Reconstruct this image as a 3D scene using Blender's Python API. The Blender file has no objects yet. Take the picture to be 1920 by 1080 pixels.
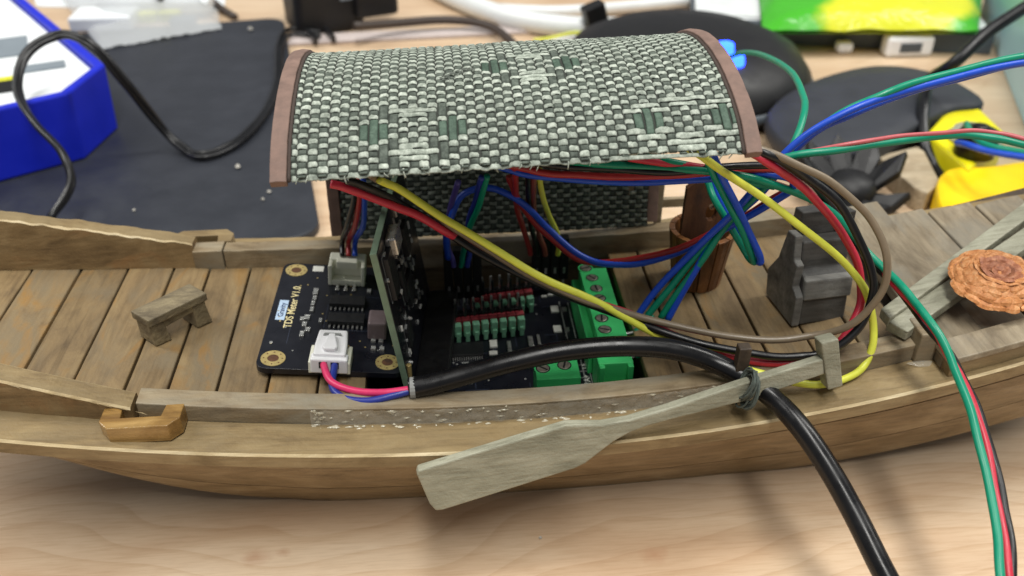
import bpy, bmesh, math, random
from mathutils import Vector, Matrix, noise
import numpy as np

random.seed(7)
S = 0.001                      # everything below is written in millimetres
scene = bpy.context.scene
COL = scene.collection
# ------------------------------------------------------------------ camera
TH, YW, FPX, CZ = math.radians(34.5), math.radians(5.0), 1663.0, 168.0
cam_d = bpy.data.cameras.new('camera'); cam = bpy.data.objects.new('camera', cam_d); COL.objects.link(cam)
cam_d.sensor_width = 36.0; cam_d.lens = 36.0 * FPX / 1920.0
cam_d.clip_start = 0.005; cam_d.clip_end = 20.0
cam.location = (0, 0, CZ * S)
cam.rotation_euler = (math.pi / 2 - TH, 0, -YW)
cam_d.dof.use_dof = True; cam_d.dof.focus_distance = 0.192; cam_d.dof.aperture_fstop = 18
scene.camera = cam
# ------------------------------------------------------------------ world and ceiling lamps
world = bpy.data.worlds.new('World'); scene.world = world; world.use_nodes = True
bg = world.node_tree.nodes['Background']
bg.inputs[0].default_value = (0.95, 0.97, 1.0, 1); bg.inputs[1].default_value = 0.25
def ceiling_lamp(loc, size, energy, target, col=(1, 0.98, 0.93)):
    d = bpy.data.lights.new('ceiling_lamp', 'AREA'); d.shape = 'RECTANGLE'; d.size, d.size_y = size
    d.energy = energy; d.color = col
    o = bpy.data.objects.new('ceiling_lamp', d); COL.objects.link(o); o.location = loc
    o.rotation_euler = (Vector(target) - Vector(loc)).to_track_quat('-Z', 'Y').to_euler()
    return o
ceiling_lamp((0.06, -0.22, 1.5), (0.24, 1.2), 22, (0.06, 0.0, 0))
ceiling_lamp((1.35, 0.5, 1.5), (0.24, 1.2), 20, (0.9, 0.5, 0))
ceiling_lamp((-1.3, 0.6, 1.5), (0.24, 1.2), 20, (-0.9, 0.5, 0))
scene.view_settings.view_transform = 'Standard'; scene.view_settings.look = 'None'
scene.view_settings.gamma = 1.0; scene.view_settings.use_curve_mapping = False
scene.view_settings.exposure = 0.0
scene.cycles.use_denoising = True
scene.cycles.max_bounces = 8
try: scene.cycles.denoiser = 'OPENIMAGEDENOISE'
except Exception: pass

# where a direction of sight meets a height, used to survey the place from the photograph (mm)
_h = np.array([math.sin(YW), math.cos(YW), 0]); _r = np.array([math.cos(YW), -math.sin(YW), 0]); _z = np.array([0, 0, 1.0])
_f = _h * math.cos(TH) - _z * math.sin(TH); _u = _h * math.sin(TH) + _z * math.cos(TH)
def _ray(px, py): return _f + _r * ((px - 960) / FPX) + _u * ((540 - py) / FPX)
def P(px, py, z):
    d = _ray(px, py); t = (z - CZ) / d[2]; return Vector((d[0] * t, d[1] * t, z))
def PY(px, py, y):
    d = _ray(px, py); t = y / d[1]; return Vector((d[0] * t, y, CZ + d[2] * t))
def Pplane(px, py, p0, n):
    d = Vector(_ray(px, py)); c = Vector((0, 0, CZ)); t = (Vector(p0) - c).dot(n) / d.dot(n); return c + d * t

# ------------------------------------------------------------------ helpers
def s2l(c): return tuple((x / 12.92 if x <= 0.04045 else ((x + 0.055) / 1.055) ** 2.4) for x in c)
def rgb(r, g, b): return (*s2l((r / 255, g / 255, b / 255)), 1)
def tag(o, label=None, cat=None, group=None, kind=None):
    if label: o['label'] = label
    if cat: o['category'] = cat
    if group: o['group'] = group
    if kind: o['kind'] = kind
    return o
def thing(name, loc, label, cat, group=None):
    o = bpy.data.objects.new(name, None); COL.objects.link(o); o.empty_display_size = 0.01
    o.location = Vector(loc) * S
    return tag(o, label, cat, group)
def mk(name, verts, faces, mat, parent=None, smooth=False, bevel=0, mtx=None, sub=0, mats=None, fm=None):
    """one mesh object; verts in world mm (mtx brings local mm to world mm); its origin goes to its base"""
    vs = [Vector(v) for v in verts]
    if mtx is not None: vs = [mtx @ v for v in vs]
    lo = [min(v[i] for v in vs) for i in range(3)]; hi = [max(v[i] for v in vs) for i in range(3)]
    o0 = Vector(((lo[0] + hi[0]) / 2, (lo[1] + hi[1]) / 2, lo[2]))
    me = bpy.data.meshes.new(name)
    me.from_pydata([(v - o0) * S for v in vs], [], faces); me.validate(); me.update()
    bm = bmesh.new(); bm.from_mesh(me); bmesh.ops.recalc_face_normals(bm, faces=bm.faces[:]); bm.to_mesh(me); bm.free()
    for m in (mats or [mat]): me.materials.append(m)
    if fm:
        for p in me.polygons: p.material_index = fm(p)
    if smooth:
        for p in me.polygons: p.use_smooth = True
    o = bpy.data.objects.new(name, me); COL.objects.link(o); o.location = o0 * S
    if bevel:
        b = o.modifiers.new('edge', 'BEVEL'); b.width = bevel * S; b.segments = 2; b.limit_method = 'ANGLE'; b.angle_limit = math.radians(35)
    if sub:
        b = o.modifiers.new('smooth', 'SUBSURF'); b.levels = sub; b.render_levels = sub
    if parent is not None: attach(o, parent)
    return o
def world_loc(o):
    p = Vector((0, 0, 0))
    while o is not None: p = p + o.location; o = o.parent
    return p
def attach(o, parent):
    w = world_loc(o); o.parent = parent; o.location = w - world_loc(parent)
def BOX(cx, cy, z0, sx, sy, sz):
    x0, x1, y0, y1, z1 = cx - sx / 2, cx + sx / 2, cy - sy / 2, cy + sy / 2, z0 + sz
    return ([(x0, y0, z0), (x1, y0, z0), (x1, y1, z0), (x0, y1, z0), (x0, y0, z1), (x1, y0, z1), (x1, y1, z1), (x0, y1, z1)],
            [(0, 3, 2, 1), (4, 5, 6, 7), (0, 1, 5, 4), (1, 2, 6, 5), (2, 3, 7, 6), (3, 0, 4, 7)])
def box(name, cx, cy, z0, sx, sy, sz, mat, parent=None, bevel=0.15, mtx=None):
    v, f = BOX(cx, cy, z0, sx, sy, sz); return mk(name, v, f, mat, parent, bevel=bevel, mtx=mtx)
def hexa(name, bot, top, mat, parent=None, bevel=0.15):
    n = len(bot); v = list(bot) + list(top)
    f = [tuple(range(n - 1, -1, -1)), tuple(range(n, 2 * n))] + [(i, (i + 1) % n, n + (i + 1) % n, n + i) for i in range(n)]
    return mk(name, v, f, mat, parent, bevel=bevel)
def prism(name, poly, z0, z1, mat, parent=None, bevel=0.15, mtx=None, smooth=False):
    n = len(poly); v = [(p[0], p[1], z0) for p in poly] + [(p[0], p[1], z1) for p in poly]
    f = [tuple(range(n - 1, -1, -1)), tuple(range(n, 2 * n))] + [(i, (i + 1) % n, n + (i + 1) % n, n + i) for i in range(n)]
    return mk(name, v, f, mat, parent, bevel=bevel, mtx=mtx, smooth=smooth)
def CYL(cx, cy, z0, r0, r1, h, n=20):
    v = []; 
    for z, r in ((z0, r0), (z0 + h, r1)):
        v += [(cx + r * math.cos(2 * math.pi * i / n), cy + r * math.sin(2 * math.pi * i / n), z) for i in range(n)]
    f = [tuple(range(n - 1, -1, -1)), tuple(range(n, 2 * n))] + [(i, (i + 1) % n, n + (i + 1) % n, n + i) for i in range(n)]
    return v, f
def cyl(name, cx, cy, z0, r, h, mat, parent=None, n=20, r1=None, mtx=None, bevel=0.1):
    v, f = CYL(cx, cy, z0, r, r if r1 is None else r1, h, n); return mk(name, v, f, mat, parent, mtx=mtx, bevel=bevel)
def lathe(name, prof, cx, cy, mat, parent=None, n=40, mtx=None, smooth=True, wob=None):
    """prof: list of (r, z)"""
    v = []; f = []
    for k, (r, z) in enumerate(prof):
        for i in range(n):
            a = 2 * math.pi * i / n; rr, zz = (r, z) if wob is None else wob(a, r, z)
            v.append((cx + rr * math.cos(a), cy + rr * math.sin(a), zz))
    for k in range(len(prof) - 1):
        for i in range(n):
            j = (i + 1) % n; f.append((k * n + i, k * n + j, (k + 1) * n + j, (k + 1) * n + i))
    if prof[0][0] > 1e-3: f.append(tuple(range(n - 1, -1, -1)))
    if prof[-1][0] > 1e-3: f.append(tuple((len(prof) - 1) * n + i for i in range(n)))
    return mk(name, v, f, mat, parent, smooth=smooth, mtx=mtx)
def spline(pts, per=10):
    pts = [Vector(p) for p in pts]; out = []
    q = [pts[0] * 2 - pts[1]] + pts + [pts[-1] * 2 - pts[-2]]
    for i in range(1, len(q) - 2):
        p0, p1, p2, p3 = q[i - 1], q[i], q[i + 1], q[i + 2]
        d01, d12, d23 = [max((b - a).length, 1e-4) ** 0.5 for a, b in ((p0, p1), (p1, p2), (p2, p3))]
        m1 = (p2 - p1) + ((p1 - p0) / d01 - (p2 - p0) / (d01 + d12)) * d12
        m2 = (p2 - p1) + ((p3 - p2) / d23 - (p3 - p1) / (d12 + d23)) * d12
        for k in range(per):
            t = k / per; t2 = t * t; t3 = t2 * t
            out.append(p1 * (2 * t3 - 3 * t2 + 1) + m1 * (t3 - 2 * t2 + t) + p2 * (-2 * t3 + 3 * t2) + m2 * (t3 - t2))
    out.append(pts[-1]); return out
def TUBE(path, r, n=10, rfun=None):
    v = []; f = []; up = None; m = len(path)
    for k, p in enumerate(path):
        t = (path[min(k + 1, m - 1)] - path[max(k - 1, 0)]).normalized()
        if up is None: up = t.orthogonal().normalized()
        up = (up - t * up.dot(t)).normalized(); side = t.cross(up)
        rr = r if rfun is None else r * rfun(k / (m - 1))
        v += [p + (up * math.cos(2 * math.pi * i / n) + side * math.sin(2 * math.pi * i / n)) * rr for i in range(n)]
    for k in range(m - 1):
        for i in range(n):
            j = (i + 1) % n; f.append((k * n + i, k * n + j, (k + 1) * n + j, (k + 1) * n + i))
    f.append(tuple(range(n - 1, -1, -1))); f.append(tuple((m - 1) * n + i for i in range(n)))
    return v, f
def tube(name, pts, r, mat, parent=None, n=10, per=10, rfun=None):
    v, f = TUBE(spline(pts, per), r, n, rfun); return mk(name, v, f, mat, parent, smooth=True)
def wire(name, pp, r, mat, label=None, group=None, parent=None, cat='wire', off=(0, 0, 0), per=10):
    pts = spline([P(*p) + Vector(off) for p in pp], per); k0 = random.uniform(0, 99)
    pts = [p + Vector((noise.noise((i * 0.11, k0, 0)), noise.noise((i * 0.11, k0, 7)), noise.noise((i * 0.11, k0, 13)))) * 0.45 for i, p in enumerate(pts)]
    v, f = TUBE(pts, r, 12); o = mk(name, v, f, mat, parent, smooth=True)
    if label: tag(o, label, cat, group)
    return o
def text(name, s, size, mat, mtx, parent=None, ext=0.02, align='CENTER'):
    c = bpy.data.curves.new(name, 'FONT'); c.body = s; c.size = size * S; c.extrude = ext * S; c.align_x = align; c.align_y = 'CENTER'
    c.offset = 0.03 * size / 2.7 * S
    tmp = bpy.data.objects.new(name, c); me = bpy.data.meshes.new_from_object(tmp); bpy.data.objects.remove(tmp); bpy.data.curves.remove(c)
    me.materials.clear(); me.materials.append(mat); o = bpy.data.objects.new(name, me); COL.objects.link(o)
    m = mtx.copy(); m.translation = m.translation * S
    if parent is not None:
        o.parent = parent; m.translation = m.translation - world_loc(parent)
    o.matrix_basis = m
    return o

# ------------------------------------------------------------------ materials
def new_mat(name):
    m = bpy.data.materials.new(name); m.use_nodes = True; nt = m.node_tree; b = nt.nodes['Principled BSDF']; return m, nt, b
def N(nt, t, **kw):
    n = nt.nodes.new(t)
    for k, v in kw.items():
        if hasattr(n, k): setattr(n, k, v)
    return n
def coords(nt, scale, rot=(0, 0, 0), rnd=True):
    tc = N(nt, 'ShaderNodeTexCoord'); mp = N(nt, 'ShaderNodeMapping'); mp.inputs['Scale'].default_value = scale; mp.inputs['Rotation'].default_value = rot
    if rnd:
        oi = N(nt, 'ShaderNodeObjectInfo'); ml = N(nt, 'ShaderNodeMath', operation='MULTIPLY'); ml.inputs[1].default_value = 37.0
        nt.links.new(oi.outputs['Random'], ml.inputs[0]); cx = N(nt, 'ShaderNodeCombineXYZ')
        for i in range(3): nt.links.new(ml.outputs[0], cx.inputs[i])
        nt.links.new(cx.outputs[0], mp.inputs['Location'])
    nt.links.new(tc.outputs['Object'], mp.inputs['Vector']); return mp.outputs['Vector']
def noise_t(nt, vec, scale=1, detail=4, rough=0.55, dist=0):
    n = N(nt, 'ShaderNodeTexNoise'); n.inputs['Scale'].default_value = scale; n.inputs['Detail'].default_value = detail
    n.inputs['Roughness'].default_value = rough; n.inputs['Distortion'].default_value = dist
    nt.links.new(vec, n.inputs['Vector']); return n.outputs['Fac']
def ramp(nt, fac, stops):
    r = N(nt, 'ShaderNodeValToRGB'); e = r.color_ramp.elements
    while len(e) < len(stops): e.new(0.5)
    for k, (p, c) in enumerate(stops): e[k].position = p; e[k].color = c
    nt.links.new(fac, r.inputs['Fac']); return r.outputs['Color']
def mix(nt, a, b, fac, mode='MIX'):
    m = N(nt, 'ShaderNodeMix', data_type='RGBA', blend_type=mode)
    for sock, val in ((m.inputs[0], fac), (m.inputs[6], a), (m.inputs[7], b)):
        if isinstance(val, (int, float)): sock.default_value = val
        elif isinstance(val, tuple): sock.default_value = val
        else: nt.links.new(val, sock)
    return m.outputs[2]
def bump(nt, b, h, strength=0.3, dist=0.0002):
    n = N(nt, 'ShaderNodeBump'); n.inputs['Strength'].default_value = strength; n.inputs['Distance'].default_value = dist
    nt.links.new(h, n.inputs['Height']); nt.links.new(n.outputs[0], b.inputs['Normal'])
def val_ramp(nt, fac, a, b, lo=0.0, hi=1.0):
    m = N(nt, 'ShaderNodeMapRange'); m.inputs[1].default_value = lo; m.inputs[2].default_value = hi; m.inputs[3].default_value = a; m.inputs[4].default_value = b
    nt.links.new(fac, m.inputs[0]); return m.outputs[0]
def wood(name, c_dark, c_mid, c_light, axis='y', grey=None, rough=(0.45, 0.75), var=0.35, bstr=0.5, amber=None):
    m, nt, b = new_mat(name)
    fine = {'x': (45, 900, 900), 'y': (900, 45, 900), 'z': (900, 900, 45)}[axis]
    blot = {'x': (70, 170, 170), 'y': (170, 70, 170), 'z': (170, 170, 70)}[axis]
    n1 = noise_t(nt, coords(nt, fine), 1, 5, 0.6, 0.4); n2 = noise_t(nt, coords(nt, blot), 1, 5, 0.6, 0.6)
    n3 = noise_t(nt, coords(nt, (1500, 1500, 1500)), 1, 3)
    col = ramp(nt, n2, [(0.28, c_dark), (0.5, c_mid), (0.72, c_light)])
    fib = ramp(nt, n1, [(0.3, (0.6, 0.58, 0.55, 1)), (0.52, (1, 1, 1, 1)), (0.75, (1.12, 1.12, 1.12, 1))])
    col = mix(nt, col, fib, 0.68, 'MULTIPLY')
    oi = N(nt, 'ShaderNodeObjectInfo')
    if grey:
        g = noise_t(nt, coords(nt, tuple(v * 0.55 for v in blot)), 1, 4, 0.6, 0.5); gf = val_ramp(nt, g, 0, 0.85, 0.46, 0.68)
        col = mix(nt, col, grey, gf)
    if amber:
        g = noise_t(nt, coords(nt, tuple(v * 0.8 for v in blot)), 1, 3, 0.6, 1.0); gf = val_ramp(nt, g, 0, 0.75, 0.56, 0.72)
        col = mix(nt, col, amber, gf)
    v = val_ramp(nt, oi.outputs['Random'], 1 - var / 2, 1 + var / 2)
    hs = N(nt, 'ShaderNodeHueSaturation'); nt.links.new(col, hs.inputs['Color']); nt.links.new(v, hs.inputs['Value'])
    nt.links.new(hs.outputs[0], b.inputs['Base Color'])
    nt.links.new(val_ramp(nt, n2, rough[1], rough[0], 0.3, 0.7), b.inputs['Roughness'])
    ad = N(nt, 'ShaderNodeMath', operation='ADD'); nt.links.new(n1, ad.inputs[0]); nt.links.new(n3, ad.inputs[1])
    bump(nt, b, ad.outputs[0], bstr, 0.0002); return m
def plain(name, c, rough=0.5, var=0.12, scale=400, metal=0.0, bstr=0.15, spec=0.5, coat=0.0, emit=None, trans=0.0, bscale=3.0):
    m, nt, b = new_mat(name); v = coords(nt, (scale,) * 3)
    n = noise_t(nt, v, 1, 5, 0.6)
    lo = tuple(x * (1 - var) for x in c[:3]) + (1,); hi = tuple(min(1, x * (1 + var)) for x in c[:3]) + (1,)
    nt.links.new(ramp(nt, n, [(0.3, lo), (0.7, hi)]), b.inputs['Base Color'])
    nt.links.new(val_ramp(nt, n, max(0.03, rough - 0.08), min(1, rough + 0.1), 0.3, 0.7), b.inputs['Roughness'])
    b.inputs['Metallic'].default_value = metal; b.inputs['Specular IOR Level'].default_value = spec; b.inputs['Coat Weight'].default_value = coat
    b.inputs['Transmission Weight'].default_value = trans
    if emit:
        b.inputs['Emission Color'].default_value = emit[0]; b.inputs['Emission Strength'].default_value = emit[1]
    if bstr:
        n2 = noise_t(nt, v, bscale, 3); bump(nt, b, n2, bstr, 0.0001)
    return m
M = {}
M['deck'] = wood('deck_wood', rgb(102, 84, 58), rgb(131, 110, 78), rgb(150, 129, 94), 'y', grey=rgb(122, 109, 86), var=0.22, amber=rgb(146, 110, 60), rough=(0.38, 0.62))
M['hull'] = wood('hull_wood', rgb(112, 93, 63), rgb(135, 114, 81), rgb(152, 131, 97), 'x', var=0.08, rough=(0.36, 0.6))
M['rail'] = wood('rail_wood', rgb(111, 92, 61), rgb(136, 116, 81), rgb(154, 135, 100), 'x', grey=rgb(130, 114, 84), var=0.08, rough=(0.36, 0.6))
M['bulwark'] = wood('bulwark_wood', rgb(106, 84, 54), rgb(136, 112, 76), rgb(158, 135, 98), 'x', var=0.12, amber=rgb(146, 110, 70))
M['coaming'] = wood('coaming_wood', rgb(100, 84, 60), rgb(136, 119, 92), rgb(158, 144, 118), 'x', grey=rgb(142, 135, 118), var=0.12)
M['oar'] = wood('oar_wood', rgb(122, 121, 103), rgb(150, 149, 130), rgb(168, 167, 148), 'x', var=0.08, bstr=0.9)
M['bow'] = wood('bow_wood', rgb(104, 92, 74), rgb(138, 125, 103), rgb(160, 148, 126), 'y', grey=rgb(130, 125, 112), var=0.16)
M['brass_wood'] = wood('varnished_wood', rgb(116, 84, 42), rgb(150, 116, 64), rgb(184, 150, 94), 'x', var=0.05, rough=(0.18, 0.36))
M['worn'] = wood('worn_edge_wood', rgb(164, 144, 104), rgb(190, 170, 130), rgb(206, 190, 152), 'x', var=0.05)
M['rail_side'] = wood('rail_side_wood', rgb(118, 99, 68), rgb(144, 125, 90), rgb(160, 143, 108), 'x', var=0.05)
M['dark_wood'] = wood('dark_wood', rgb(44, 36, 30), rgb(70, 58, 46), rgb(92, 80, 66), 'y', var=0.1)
M['bench'] = wood('bench_wood', rgb(80, 70, 54), rgb(120, 108, 84), rgb(158, 144, 112), 'x', var=0.05, bstr=0.9)
M['slate'] = wood('grey_painted_wood', rgb(54, 53, 52), rgb(78, 77, 74), rgb(102, 100, 96), 'x', var=0.04)
M['bucket'] = wood('bucket_wood', rgb(66, 42, 22), rgb(122, 78, 40), rgb(156, 104, 56), 'z', var=0.35, rough=(0.35, 0.6))
M['bucket_dark'] = wood('bucket_dark_wood', rgb(54, 34, 22), rgb(88, 56, 34), rgb(112, 76, 50), 'z', var=0.1)
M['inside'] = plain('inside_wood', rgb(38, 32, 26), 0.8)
M['leather'] = plain('leather_trim', rgb(122, 99, 89), 0.75, 0.22, 300, bstr=1.0)
M['glue'] = plain('dried_glue', rgb(206, 200, 184), 0.2, 0.1, 500, bstr=1.0, spec=0.8, coat=0.6)
M['glue'].node_tree.nodes['Principled BSDF'].inputs['Alpha'].default_value = 0.36
M['glue_white'] = plain('whitened_glue', rgb(208, 200, 176), 0.3, 0.12, 700, bstr=0.8, coat=0.4)
M['glue_white'].node_tree.nodes['Principled BSDF'].inputs['Alpha'].default_value = 0.75
M['gap_shade_sheet'] = plain('canopy_gap_shade', rgb(52, 56, 50), 0.85, 0.3, 600, bstr=0.8)
def strand_mat(name, dark, mid, light, rough):
    m, nt, b = new_mat(name); v = coords(nt, (640, 640, 640)); n = noise_t(nt, v, 1, 4, 0.7)
    n2 = noise_t(nt, coords(nt, (2600, 2600, 2600)), 1, 3)
    col = ramp(nt, n, [(0.3, dark), (0.5, mid), (0.66, light)])
    nt.links.new(mix(nt, col, ramp(nt, n2, [(0.3, (0.7, 0.72, 0.7, 1)), (0.6, (1, 1, 1, 1))]), 0.8, 'MULTIPLY'), b.inputs['Base Color'])
    oi = N(nt, 'ShaderNodeObjectInfo'); hv = N(nt, 'ShaderNodeHueSaturation'); nt.links.new(val_ramp(nt, oi.outputs['Random'], 0.86, 1.12), hv.inputs['Value']); lk = b.inputs['Base Color'].links[0].from_socket; nt.links.new(lk, hv.inputs['Color']); nt.links.new(hv.outputs[0], b.inputs['Base Color'])
    b.inputs['Specular IOR Level'].default_value = 0.25; b.inputs['Roughness'].default_value = rough; bump(nt, b, n2, 0.5, 0.0001); return m
M['weft'] = strand_mat('pale_fibre', rgb(112, 120, 110), rgb(164, 172, 160), rgb(198, 205, 193), 0.7)
M['warp'] = strand_mat('grey_green_fibre', rgb(60, 67, 61), rgb(85, 93, 85), rgb(106, 114, 105), 0.75)
M['warp_green'] = strand_mat('green_fibre', rgb(62, 80, 69), rgb(78, 97, 84), rgb(92, 112, 98), 0.6)

def desk_mat():
    m, nt, b = new_mat('maple_desk')
    rot = (0, 0, math.radians(-7))
    v = coords(nt, (11, 70, 60), rot, False); w = coords(nt, (110, 1500, 500), rot, False)
    n1 = noise_t(nt, coords(nt, (14, 60, 40), rot, False), 1, 4, 0.5, 0.8); n2 = noise_t(nt, w, 1, 4, 0.65, 0.2); n3 = noise_t(nt, coords(nt, (6, 14, 10), rot, False), 1, 3)
    big = noise_t(nt, coords(nt, (8, 13, 10), rot, False), 1, 2, 0.4)
    warp = N(nt, 'ShaderNodeVectorMath', operation='MULTIPLY_ADD'); cb = N(nt, 'ShaderNodeCombineXYZ'); nt.links.new(big, cb.inputs[1]); nt.links.new(cb.outputs[0], warp.inputs[0]); warp.inputs[1].default_value = (0, 9.0, 0); nt.links.new(coords(nt, (9, 100, 60), rot, False), warp.inputs[2])
    rg = N(nt, 'ShaderNodeTexWave', wave_type='BANDS', bands_direction='Y', wave_profile='SAW'); rg.inputs['Scale'].default_value = 0.55; rg.inputs['Distortion'].default_value = 2.2; rg.inputs['Detail'].default_value = 3; rg.inputs['Detail Scale'].default_value = 1.0
    nt.links.new(warp.outputs[0], rg.inputs['Vector'])
    col = ramp(nt, n1, [(0.3, rgb(199, 171, 141)), (0.5, rgb(212, 188, 159)), (0.7, rgb(222, 201, 174))])
    col = mix(nt, col, ramp(nt, rg.outputs['Fac'], [(0.0, (1, 1, 1, 1)), (0.72, (0.97, 0.95, 0.92, 1)), (0.97, (0.83, 0.76, 0.68, 1)), (1.0, (0.95, 0.93, 0.9, 1))]), 0.55, 'MULTIPLY')
    col = mix(nt, col, ramp(nt, n2, [(0.32, (0.82, 0.77, 0.71, 1)), (0.55, (1, 1, 1, 1))]), 0.55, 'MULTIPLY')
    col = mix(nt, col, ramp(nt, n3, [(0.35, (0.92, 0.86, 0.81, 1)), (0.65, (1, 1, 1, 1))]), 0.7, 'MULTIPLY')
    # knots that grow in the board
    tc = N(nt, 'ShaderNodeTexCoord')
    for (kx, ky, r, amt) in ((P(480, 1045, 0).x, P(480, 1045, 0).y, 3.0, 0.45), (P(530, 1035, 0).x, P(530, 1035, 0).y, 1.6, 0.45), (P(1228, 1040, 0).x, P(1228, 1040, 0).y, 3.0, 0.4), (-150, 330, 7, 0.6), (120, 520, 8, 0.6)):
        d = N(nt, 'ShaderNodeVectorMath', operation='SUBTRACT'); nt.links.new(tc.outputs['Object'], d.inputs[0]); d.inputs[1].default_value = (kx * S, ky * S, 0)
        e = N(nt, 'ShaderNodeVectorMath', operation='MULTIPLY'); nt.links.new(d.outputs[0], e.inputs[0]); e.inputs[1].default_value = (0.7, 1.0, 0)
        ln = N(nt, 'ShaderNodeVectorMath', operation='LENGTH'); nt.links.new(e.outputs[0], ln.inputs[0])
        ad = N(nt, 'ShaderNodeMath', operation='MULTIPLY_ADD'); nt.links.new(noise_t(nt, coords(nt, (300, 300, 300), rnd=False), 1, 3), ad.inputs[0]); ad.inputs[1].default_value = r * S; nt.links.new(ln.outputs['Value'], ad.inputs[2])
        fac = val_ramp(nt, ad.outputs[0], amt, 0, r * S * 0.5, r * S * 1.5)
        col = mix(nt, col, rgb(166, 112, 76), fac)
    nt.links.new(col, b.inputs['Base Color'])
    nt.links.new(val_ramp(nt, n2, 0.32, 0.45, 0.3, 0.7), b.inputs['Roughness']); bump(nt, b, n2, 0.08, 0.0001)
    return m
M['desk'] = desk_mat()

# ================================================================== the desk
v, f = BOX(20, 420, -25, 1700, 1000, 25)
desk_o = mk('desk', v, f, M['desk']); tag(desk_o, 'pale maple desk top with long grain lines', 'desk', kind='structure')
# the desk's object origin is its base centre: keep texture space equal to the place's own space
for vv in desk_o.data.vertices: vv.co = vv.co + desk_o.location
desk_o.location = (0, 0, 0)

# ================================================================== the model boat
XC = 15.0
def sheer(x): d = x - XC; return (5.1e-4 if d < 0 else 8.6e-4) * d * d
def nar(x): d = x - XC; return 5.0e-4 * d * d
YM = 183.5
X0, X1 = -134.0, 176.0
boat = thing('model_boat', (XC, YM, 0), 'long weathered wooden model boat with plank deck holding circuit boards', 'model boat')
xs = [X0 + (X1 - X0) * i / 44 for i in range(45)]
def sweep(name, sec, x0, x1, mat, side=1, n=36, bevel=0.25, parent=None, jig=0.0, mats=None, edge=None):
    """a bar along the boat; sec(x) gives its outline as (y offset from mid, z)"""
    parent = parent or boat
    v = []; f = []; m = None
    for i in range(n + 1):
        x = x0 + (x1 - x0) * i / n; s = sec(x); m = len(s)
        for (dy, z) in s:
            j = jig * noise.noise((x * 0.35, dy * 0.5, z * 0.5)); v.append((x, YM + side * (dy + j), z + j))
    for i in range(n):
        for k in range(m):
            l = (k + 1) % m; f.append((i * m + k, i * m + l, (i + 1) * m + l, (i + 1) * m + k))
    f.append(tuple(range(m - 1, -1, -1))); f.append(tuple(n * m + k for k in range(m)))
    fm = None if edge is None else (lambda p: edge.get(p.index % m, 0) if p.index < n * m else 0)
    return mk(name, v, f, mat, parent, bevel=bevel, mats=mats, fm=fm)
def half(x): return 46.5 - nar(x)              # half beam at the gunwale
def zb(x):                                     # rocker of the bottom
    if x < -30: return min(36.0, ((-30 - x) / 71.0) ** 1.7 * 32)
    if x > 70: return min(30.0, ((x - 70) / 100.0) ** 1.6 * 22)
    return 0.0
def yb(x):
    t = 0.0
    if x < -42: t = min(1, (-42 - x) / 60.0)
    if x > 70: t = min(1, (x - 70) / 110.0)
    return half(x) - 16.5 + 10 * t
def hs(x, side):
    if side < 0 or x < 96: return half(x)
    t = min(1.0, (x - 96) / 34.0); return half(x) - 13.0 * t * t * (3 - 2 * t)
for side in (-1, 1):
    top = lambda x: 31 + sheer(x)
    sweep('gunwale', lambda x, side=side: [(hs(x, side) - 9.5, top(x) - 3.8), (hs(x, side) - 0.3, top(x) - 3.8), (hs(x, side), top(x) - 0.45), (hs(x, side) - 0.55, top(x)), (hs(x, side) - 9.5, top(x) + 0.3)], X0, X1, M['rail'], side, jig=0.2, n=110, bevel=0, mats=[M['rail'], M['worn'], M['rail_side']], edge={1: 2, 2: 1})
    def lerp(x, t, side=side):                 # hull side from under the gunwale to the chine
        y0, z0 = hs(x, side) - 3.4, top(x) - 3.9; y1, z1 = min(yb(x), hs(x, side) - (6 if side > 0 else 3.6)), min(zb(x), top(x) - 4.4); bul = 0.9 * math.sin(math.pi * t)
        return (y0 + (y1 - y0) * t + bul, z0 + (z1 - z0) * t)
    for (t0, t1) in ((0.0, 0.17), (0.182, 0.62), (0.628, 1.0)):
        def sec(x, t0=t0, t1=t1):
            pts = [lerp(x, t0 + (t1 - t0) * k / 3) for k in range(4)]
            return pts + [(y - 2.2, z) for (y, z) in reversed(pts)]
        sweep('hull_strake', sec, X0, X1, M['hull'], side, bevel=0.2, n=60)
# bottom planking
sweep('hull_bottom', lambda x: [(-yb(x) + 0.9, min(zb(x), 26.4 + sheer(x)) + 0.05), (min(yb(x), hs(x, 1) - 6) - 0.9, min(zb(x), 26.4 + sheer(x)) + 0.05), (min(yb(x), hs(x, 1) - 6) - 0.9, min(zb(x), 26.4 + sheer(x)) + 0.8), (-yb(x) + 0.9, min(zb(x), 26.4 + sheer(x)) + 0.8)], X0, X1, M['inside'])
# deck planks: they run across the boat; the middle is open for the electronics
def plank(name, xa, xb, y0, y1, z0, th, mat, tilt=True):
    def zz(x): return z0 + sheer(x)
    v = []
    n = 6
    for i in range(n + 1):
        y = y0 + (y1 - y0) * i / n; j = 0.10 * noise.noise((xa * 0.3, y * 0.12, 3)); k = 0.10 * noise.noise((xb * 0.3, y * 0.12, 9)); w = 0.12 * noise.noise((xa, y * 0.06, 5))
        v += [(xa + j, y, zz(xa) - th), (xb + k, y, zz(xb) - th), (xb + k, y, zz(xb) + w), (xa + j, y, zz(xa) + w)]
    f = [(3, 2, 1, 0), tuple(n * 4 + k for k in range(4))]
    for i in range(n):
        for k in range(4):
            l = (k + 1) % 4; f.append((i * 4 + k, i * 4 + l, (i + 1) * 4 + l, (i + 1) * 4 + k))
    return mk(name, v, f, mat, boat, bevel=0.3)
seams = [-134.2, -122.8, -110.3, -98.4, -86.7, -74.9, -65.4, -54.5, -43.2, -31.6, -20.3]
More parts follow.
